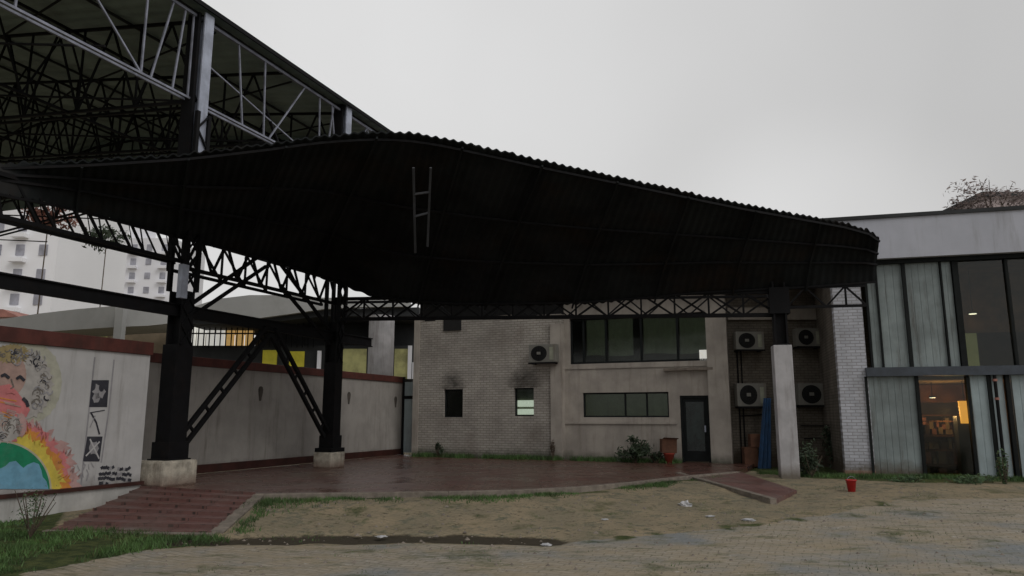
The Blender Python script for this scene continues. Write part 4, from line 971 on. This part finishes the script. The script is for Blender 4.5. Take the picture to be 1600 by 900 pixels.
mb = MB(); face_box(mb, 286, 540, 655, 640, 38, 4); face_box(mb, 400, 494, 655, 540, 39.5, 3); und(mb.build('wall', 'roof_dark'), t)
mb = MB(); face_box(mb, 410, 547, 432, 574, 37.85, .1); o = und(mb.build('yellow_board', 'sign_yellow'), t)
mb = MB(); face_box(mb, 452, 549, 475, 573, 37.85, .1); o = und(mb.build('yellow_board', 'sign_yellow'), t)
for k in range(7):
    mb = MB(); x0 = 292 + k * 15.2; face_box(mb, x0, 508, x0 + 13, 540, 39, .1); und(mb.build('window', 'lit_window' if k < 4 else 'lit_yellow'), t)
mb = MB(); 
for k in range(24): face_box(mb, 292 + k * 8.6, 503, 293.3 + k * 8.6, 543, 37.8, .06)
face_box(mb, 290, 520, 500, 522, 37.8, .05); und(mb.build('grille', 'steel_black'), t)
for q_ in ((532, 572), (616, 640)):
    mb = MB(); face_box(mb, q_[0], 545, q_[1], 592, 37.8, .1); und(mb.build('window', 'lit_olive'), t)
for q_ in ((495, 548, 501), (524, 548, 528), (637, 540, 643), (644, 566, 651)):
    mb = MB(); face_box(mb, q_[0], q_[1], q_[2], 592, 37.6, .1); und(mb.build('jamb', 'tower_grey'), t)
mb = MB(); p = PY(595, 560, 32); r = .55; zt = PY(595, 494, 32).z
mb.tube((p.x, 32, 0), (p.x, 32, zt), r, n=32); o = mb.build('round_column', 'concrete_pale', smooth=False); tag(o, 'round white column standing behind the rear boundary wall', 'column')

# apartment towers far behind
def tower(px0, py0, px1, Y, mt, label, rows, cols, nm):
    a = PY(px0, 500, Y); b = PY(px1, 500, Y); zt = PY(px0, py0, Y).z; W_ = b.x - a.x; z0 = -2
    t = empty('apartment_tower', (a.x, Y, z0), 0, label, 'building')
    h = zt - z0
    MB().box(0, W_, 0, 18, 0, h).box(W_ * .3, W_ * .5, 4, 9, h, h + 4).build('wall', mt, t)
    wn = MB(); sl = MB()
    dz = 3.4; k = int(h / dz)
    for j in range(k):
        for i in range(cols):
            x = W_ * (i + .25) / cols; wn = MB(); wn.box(x, x + W_ / cols * .36, -.15, -.02, j * dz + 1.2, j * dz + 2.7); wn.build('window', 'tower_window', t)
            if i % 2 == 0: MB().box(x - .4, x + W_ / cols * .36 + .4, -1.1, -.02, j * dz + .2, j * dz + .75).build('balcony', mt, t)
tower(-70, 300, 77, 98, 'tower_white', 'white apartment tower with small grey windows at the far left', 8, 4, '')
tower(142, 372, 262, 170, 'tower_grey', 'grey apartment block with balconies seen under the canopy right of the white tower', 5, 5, '')
def house(px0, px1, py0, py1, Y, label):
    a = PY(px0, py0, Y); b = PY(px1, py0, Y); W_ = b.x - a.x; zt = a.z; ze = PY(px0, py1, Y).z
    t = empty('house', (a.x, Y, 0), 0, label, 'house')
    MB().box(.4, W_ - .4, 0, 8, -1, ze).build('wall', 'pink_wall', t)
    MB().prism([(-.3, ze), (W_ + .3, ze), (W_ * .7, zt), (W_ * .3, zt)], -.4, 8.4).build('roof', 'red_tile', t)
house(-40, 30, 484, 496, 70, 'small house with a red tiled roof below the white tower')

# ---------------------------------------------------------------- trees and plants
def leaves(mb, c, rad, n, size, rn, clumps=10, mi=0):
    c = Vector(c); cl = []
    for _ in range(clumps):
        d = Vector((rn.gauss(0, 1), rn.gauss(0, 1), rn.gauss(0, 1))).normalized() * rn.uniform(.3, .85)
        cl.append((Vector((d.x * rad[0], d.y * rad[1], d.z * rad[2])), rn.uniform(.25, .45)))
    for _ in range(n):
        q, s = rn.choice(cl); p = c + q + Vector((rn.gauss(0, .5) * rad[0] * s, rn.gauss(0, .5) * rad[1] * s, rn.gauss(0, .5) * rad[2] * s))
        a = Vector((rn.gauss(0, 1), rn.gauss(0, 1), rn.gauss(0, 1))).normalized(); b = a.orthogonal().normalized(); z = size * rn.uniform(.6, 1.4)
        mb.add([p - b * z * .35, p - a * z * .9, p + b * z * .35, p + a * z], [(0, 1, 2, 3)], mi)
def tree(px, py, Y, rad, z0, label, n, size, m, seed, trunk=True):
    rn = random.Random(seed); c = PY(px, py, Y); t = empty('tree', (c.x, Y, z0), 0, label, 'tree')
    h = c.z - z0; mb = MB(); mb.tube((0, 0, 0), (.1, 0, h - rad[2] * .5), rad[0] * .035, rad[0] * .02)
    for k in range(8):
        d = Vector((rn.uniform(-1, 1) * rad[0] * .7, rn.uniform(-1, 1) * rad[1] * .7, rn.uniform(-.3, .9) * rad[2])); mb.tube((.1, 0, h - rad[2] * rn.uniform(.6, 1.3)), Vector((0, 0, h)) + d, rad[0] * .012, rad[0] * .005, n=5)
    mb.build('trunk', 'bark', t); mb = MB(); leaves(mb, (0, 0, h), rad, n, size, rn, 16); mb.build('crown', m, t)
tree(75, 335, 60, (2.2, 2, 1.5), -1, 'thin reddish tree seen through the truss at the far left', 600, .25, 'leaf_red', 1)
tree(166, 368, 75, (2.2, 2, 1.7), -1, 'small dark tree between the two towers under the canopy', 600, .25, 'leaf_dark', 2)
tree(1545, 318, 40, (2.6, 2, 1.3), -1, 'scraggly reddish tree rising behind the roof of the glazed building', 1800, .14, 'leaf_grey', 3)
a = PY(1535, 306, 55); t = empty('pink_building', (a.x, 55, 0), 0, 'pale pinkish building showing above the roof at the right edge', 'building')
MB().box(0, 12, 0, 8, -1, a.z - .1).build('wall', 'pink_wall', t); MB().box(-.2, 12.2, -.3, 8.2, a.z - .1, a.z + .25).build('parapet', 'roof_dark', t)

def plant(px, py, Y, w_, h, label, n, size, m, seed, nm='bush', cat='bush'):
    rn = random.Random(seed); p = PY(px, py, Y); t = empty(nm, (p.x, Y, p.z), 0, label, cat)
    mb = MB()
    for k in range(9):
        a = rn.uniform(0, 6.28); mb.tube((0, 0, -.05), (w_ * .4 * math.cos(a), w_ * .3 * math.sin(a), h * rn.uniform(.5, .9)), .012, .005, n=5)
    mb.build('stem', 'bark', t); mb = MB(); leaves(mb, (0, 0, h * .5), (w_ / 2, w_ * .35, h / 2), n, size, rn, 12); mb.build('foliage', m, t)
fy = lambda px, off=-.5: FR_F.W(FR_F.hit(px, 700, off)[0], off, 0).y
plant(992, 722, fy(992, -.9), 1.15, .85, 'dark leafy bush against the wall under the strip window', 900, .075, 'leaf_dark', 4)
plant(1025, 724, fy(1025, -.7), .5, .4, 'low leafy weed beside the red pot', 260, .06, 'leaf_dark', 5, 'weed', 'plant')
plant(685, 712, fy(685, -.6), .35, .5, 'dark weed at the foot of the white brick wall by the black window', 200, .05, 'leaf_dark', 6, 'weed', 'plant')
plant(864, 716, fy(864, -.6), .2, .62, 'thin upright brownish weed by the corner of the brick block', 160, .045, 'bark', 7, 'weed', 'plant')
plant(1268, 745, 19.6, .8, .9, 'dark weeds right of the white column foot', 600, .06, 'leaf_dark', 8, 'weed', 'plant')
plant(1305, 735, 22.5, .7, 1.5, 'dark climbing plant on the bay wall under the right air conditioner', 500, .07, 'leaf_dark', 9, 'climber', 'plant')
plant(1415, 766, 18.6, 1.2, .4, 'low weeds at the foot of the shutter panel', 500, .05, 'leaf', 10, 'weed', 'plant')
plant(1512, 768, 18.2, 1.3, .45, 'low weeds before the warm lit shop window', 600, .05, 'leaf', 11, 'weed', 'plant')
plant(1571, 764, 17.9, .35, .9, 'tall green weed before the pale panel at the right', 320, .05, 'leaf', 13, 'weed', 'plant')
plant(48, 834, 11.6, .8, .75, 'wispy shrub before the white plinth at the left edge', 300, .022, 'leaf', 14, 'shrub', 'shrub')

# grass and creeping weeds (uncountable)
mb = MB(); rn = random.Random(77)
def blade(x, y, z, h):
    a = rn.uniform(0, 6.28); w_ = .006 + h * .04; dx, dy = math.cos(a) * w_, math.sin(a) * w_; lx, ly = rn.gauss(0, .4) * h, rn.gauss(0, .4) * h
    mb.add([(x - dx, y - dy, z - .01), (x + dx, y + dy, z - .01), (x + lx, y + ly, z + h)], [(0, 1, 2)])
def tuft(x, y, h, n=9, r=.06):
    z = gz(x, y)
    for _ in range(n): blade(x + rn.gauss(0, r), y + rn.gauss(0, r), z, h * rn.uniform(.5, 1.3))
for _ in range(3300):
    x = rn.uniform(-11, -4); y = rn.uniform(8.5, 13.5)
    if inside((x, y), lawn) and not inside((x, y), RAMP) and noise.noise(Vector((x * 1.1, y * 1.1, 3))) > -.12: tuft(x, y, .07 + .05 * max(0, noise.noise(Vector((x, y, 9)))), 8)
for i in range(len(E2) - 1):
    for _ in range(int((E2[i + 1] - E2[i]).length * 95)):
        p = E2[i].lerp(E2[i + 1], rn.random()); nz_ = noise.noise(Vector((p.x * .8, p.y, 5)))
        if nz_ > -.22: tuft(p.x + rn.gauss(0, .04), p.y - .2 - abs(rn.gauss(0, .2 + .25 * max(0, nz_))), .05 + .06 * max(0, nz_), 7)
for _ in range(90):
    f = rn.random(); p = Vector(RAMP[1]).lerp(Vector(RAMP[2]), f); tuft(p.x + .3 + abs(rn.gauss(0, .12)), p.y - rn.uniform(-.1, .1), .07, 8)
for _ in range(500):
    u_ = rn.uniform(.2, FL - 1.5); q_ = FR_F.W(u_, -.4 - abs(rn.gauss(0, .18)), 0)
    if noise.noise(Vector((u_ * .9, 1, 1))) > -.25:
        for _k in range(12): blade(q_.x + rn.gauss(0, .07), q_.y + rn.gauss(0, .05), .0, rn.uniform(.05, .2))
for _ in range(900):
    u_ = rn.uniform(-2.2, 6.5); q_ = FR_B.W(u_, -.12 - abs(rn.gauss(0, .3)), 0); tuft(q_.x, q_.y, .1, 8)
for _ in range(900):
    x = rn.uniform(-4, 10); y = rn.uniform(9, 17.5)
    if not inside((x, y), PLAT) and noise.noise(Vector((x * .9, y * .9, 2))) > .2: tuft(x, y, .028, 5, .09)
tag(mb.build('grass', 'grass'), 'short grass and weeds growing along the kerbs and walls', 'grass', kind='stuff')

# ---------------------------------------------------------------- small objects
def lathe(prof, n=20):
    mb = MB(); vs = [(r * math.cos(2 * math.pi * i / n), r * math.sin(2 * math.pi * i / n), z) for r, z in prof for i in range(n)]
    fs = [(j * n + i, j * n + (i + 1) % n, (j + 1) * n + (i + 1) % n, (j + 1) * n + i) for j in range(len(prof) - 1) for i in range(n)] + [tuple(range(n))[::-1]]
    return mb.add(vs, fs)
p = G(1331, 769); t = empty('bucket', (p.x, p.y, gz(p.x, p.y)), .3, 'bright red plastic bucket on the grass by the brick pier', 'bucket'); t.scale = (.75, .75, .85)
lathe([(.10, 0), (.14, .27), (.155, .275), (.155, .3), (.135, .3), (.095, .03)]).build('pail', 'red_plastic', t, smooth=True)
mb = MB(); [mb.tube((.15 * math.cos(a), -.02, .28 + .1 * math.sin(a)), (.15 * math.cos(a + .35), -.02, .28 + .1 * math.sin(a + .35)), .006, n=5) for a in [k * .35 for k in range(9)]]; mb.build('handle', 'steel_rod', t)
yb = fy(1046, -.65); p = PY(1046, 726, yb); t = empty('plant_pot', (p.x, yb, 0), .2, 'small red pot on the platform left of the dark door', 'pot')
lathe([(.11, 0), (.16, .26), (.18, .27), (.18, .31), (.15, .31), (.12, .26)]).build('pot_body', 'terracotta', t, smooth=True)
o = MB().box(-.24, .24, -.13, .13, 0, .42).add([(-.24, -.13, .42), (.24, -.13, .42), (.27, -.25, .47), (-.22, -.25, .47)], [(0, 1, 2, 3)]).build('cardboard_box', 'brown_card', bevel=.006)
o.location = (p.x - .02, yb + .02, .315); o.rotation_euler = (0, .04, .1); tag(o, 'brown cardboard box resting on the small red pot', 'box')
# blue sheet hanging in the bay
mb = MB(); x0, z0 = FR_S.hit(1196, 742, -.8); vs = []; NN = 16
for j in range(13):
    f = j / 12; zc_ = z0 + (FR_S.hit(1205, 622, -.8)[1] - z0) * f; wd = .42 - .2 * f; cx = x0 - .02 + .24 * f
    for i in range(NN): vs.append((cx + wd * (i / (NN - 1) - .5), -.8 + .04 * math.sin(i * 1.3) * (1 - .3 * f) + .04 * f, zc_))
fs = [(j * NN + i, j * NN + i + 1, (j + 1) * NN + i + 1, (j + 1) * NN + i) for j in range(12) for i in range(NN - 1)]
o = mb.add(vs, fs).build('tarpaulin', 'blue_tarp', smooth=True); local(o, FR_S); tag(o, 'tall narrow rolled blue tarpaulin leaning by the white column', 'tarpaulin')
o.modifiers.new('thick', 'SOLIDIFY').thickness = .02
mb = MB(); x0, _ = FR_S.hit(1180, 735, -.5); mb.box(x0 - .3, x0 + .12, -.5, -.2, -.1, .5).box(x0 - .1, x0 + .2, -.55, -.25, .5, .9)
o = mb.build('crate_stack', 'brown_card', bevel=.01); local(o, FR_S); tag(o, 'brown stained crates piled in the bay left of the blue tarpaulin', 'crate')
# litter
lit = [(1072, 791, .09, 'crumpled white plastic bag lying on the earth, largest of the litter'), (1110, 807, .06, 'white paper scrap on the earth right of the crumpled bag'), (1170, 813, .08, 'long white scrap of litter nearest the paved lane at right'),
       (603, 812, .05, 'small white scrap on the earth left of centre'), (596, 839, .06, 'small bright scrap on the damp joint left of centre'), (854, 852, .07, 'white scrap on the pavers at the centre front'),
       (1138, 779, .05, 'tiny white scrap beside the tiled path'), (945, 812, .05, 'tiny pale scrap on the earth at centre')]
for i, (px, py, s, lb) in enumerate(lit):
    p = G(px, py); rn = random.Random(i); bm = bmesh.new(); bmesh.ops.create_icosphere(bm, subdivisions=3, radius=s)
    for v in bm.verts:
        v.co *= 1 + .75 * noise.noise(v.co * (2.2 / s) + Vector((i, 0, 0))); v.co.z *= .9 if i == 0 else .22; v.co.x *= 1.3
    me = bpy.data.meshes.new('litter'); bm.to_mesh(me); bm.free(); me.materials.append(M['litter'])
    o = bpy.data.objects.new('litter', me); C.objects.link(o); o.location = (p.x, p.y, p.z + s * .12); o.rotation_euler = (0, 0, rn.uniform(0, 3)); tag(o, lb, 'litter', 'white litter scattered on the ground')
# loose stones (uncountable)
mb = MB(); rn = random.Random(99)
for _ in range(1100):
    x = rn.uniform(-5, 10); y = rn.uniform(8, 17.5)
    if inside((x, y), PLAT) or inside((x, y), RAMP): continue
    r = abs(rn.gauss(0, .012)) + .008; z = gz(x, y) + r * .3; a = rn.uniform(0, 3)
    v6 = [(r * 1.3 * math.cos(a + k * 1.26) * rn.uniform(.7, 1.2), r * 1.3 * math.sin(a + k * 1.26) * rn.uniform(.7, 1.2)) for k in range(5)]
    mb.add([(x + u_, y + v, z - r * .4) for u_, v in v6] + [(x, y, z + r * .6)], [(k, (k + 1) % 5, 5) for k in range(5)])
tag(mb.build('pebbles', 'kerb'), 'loose pebbles and crumbs scattered over the bare earth', 'pebbles', kind='stuff')
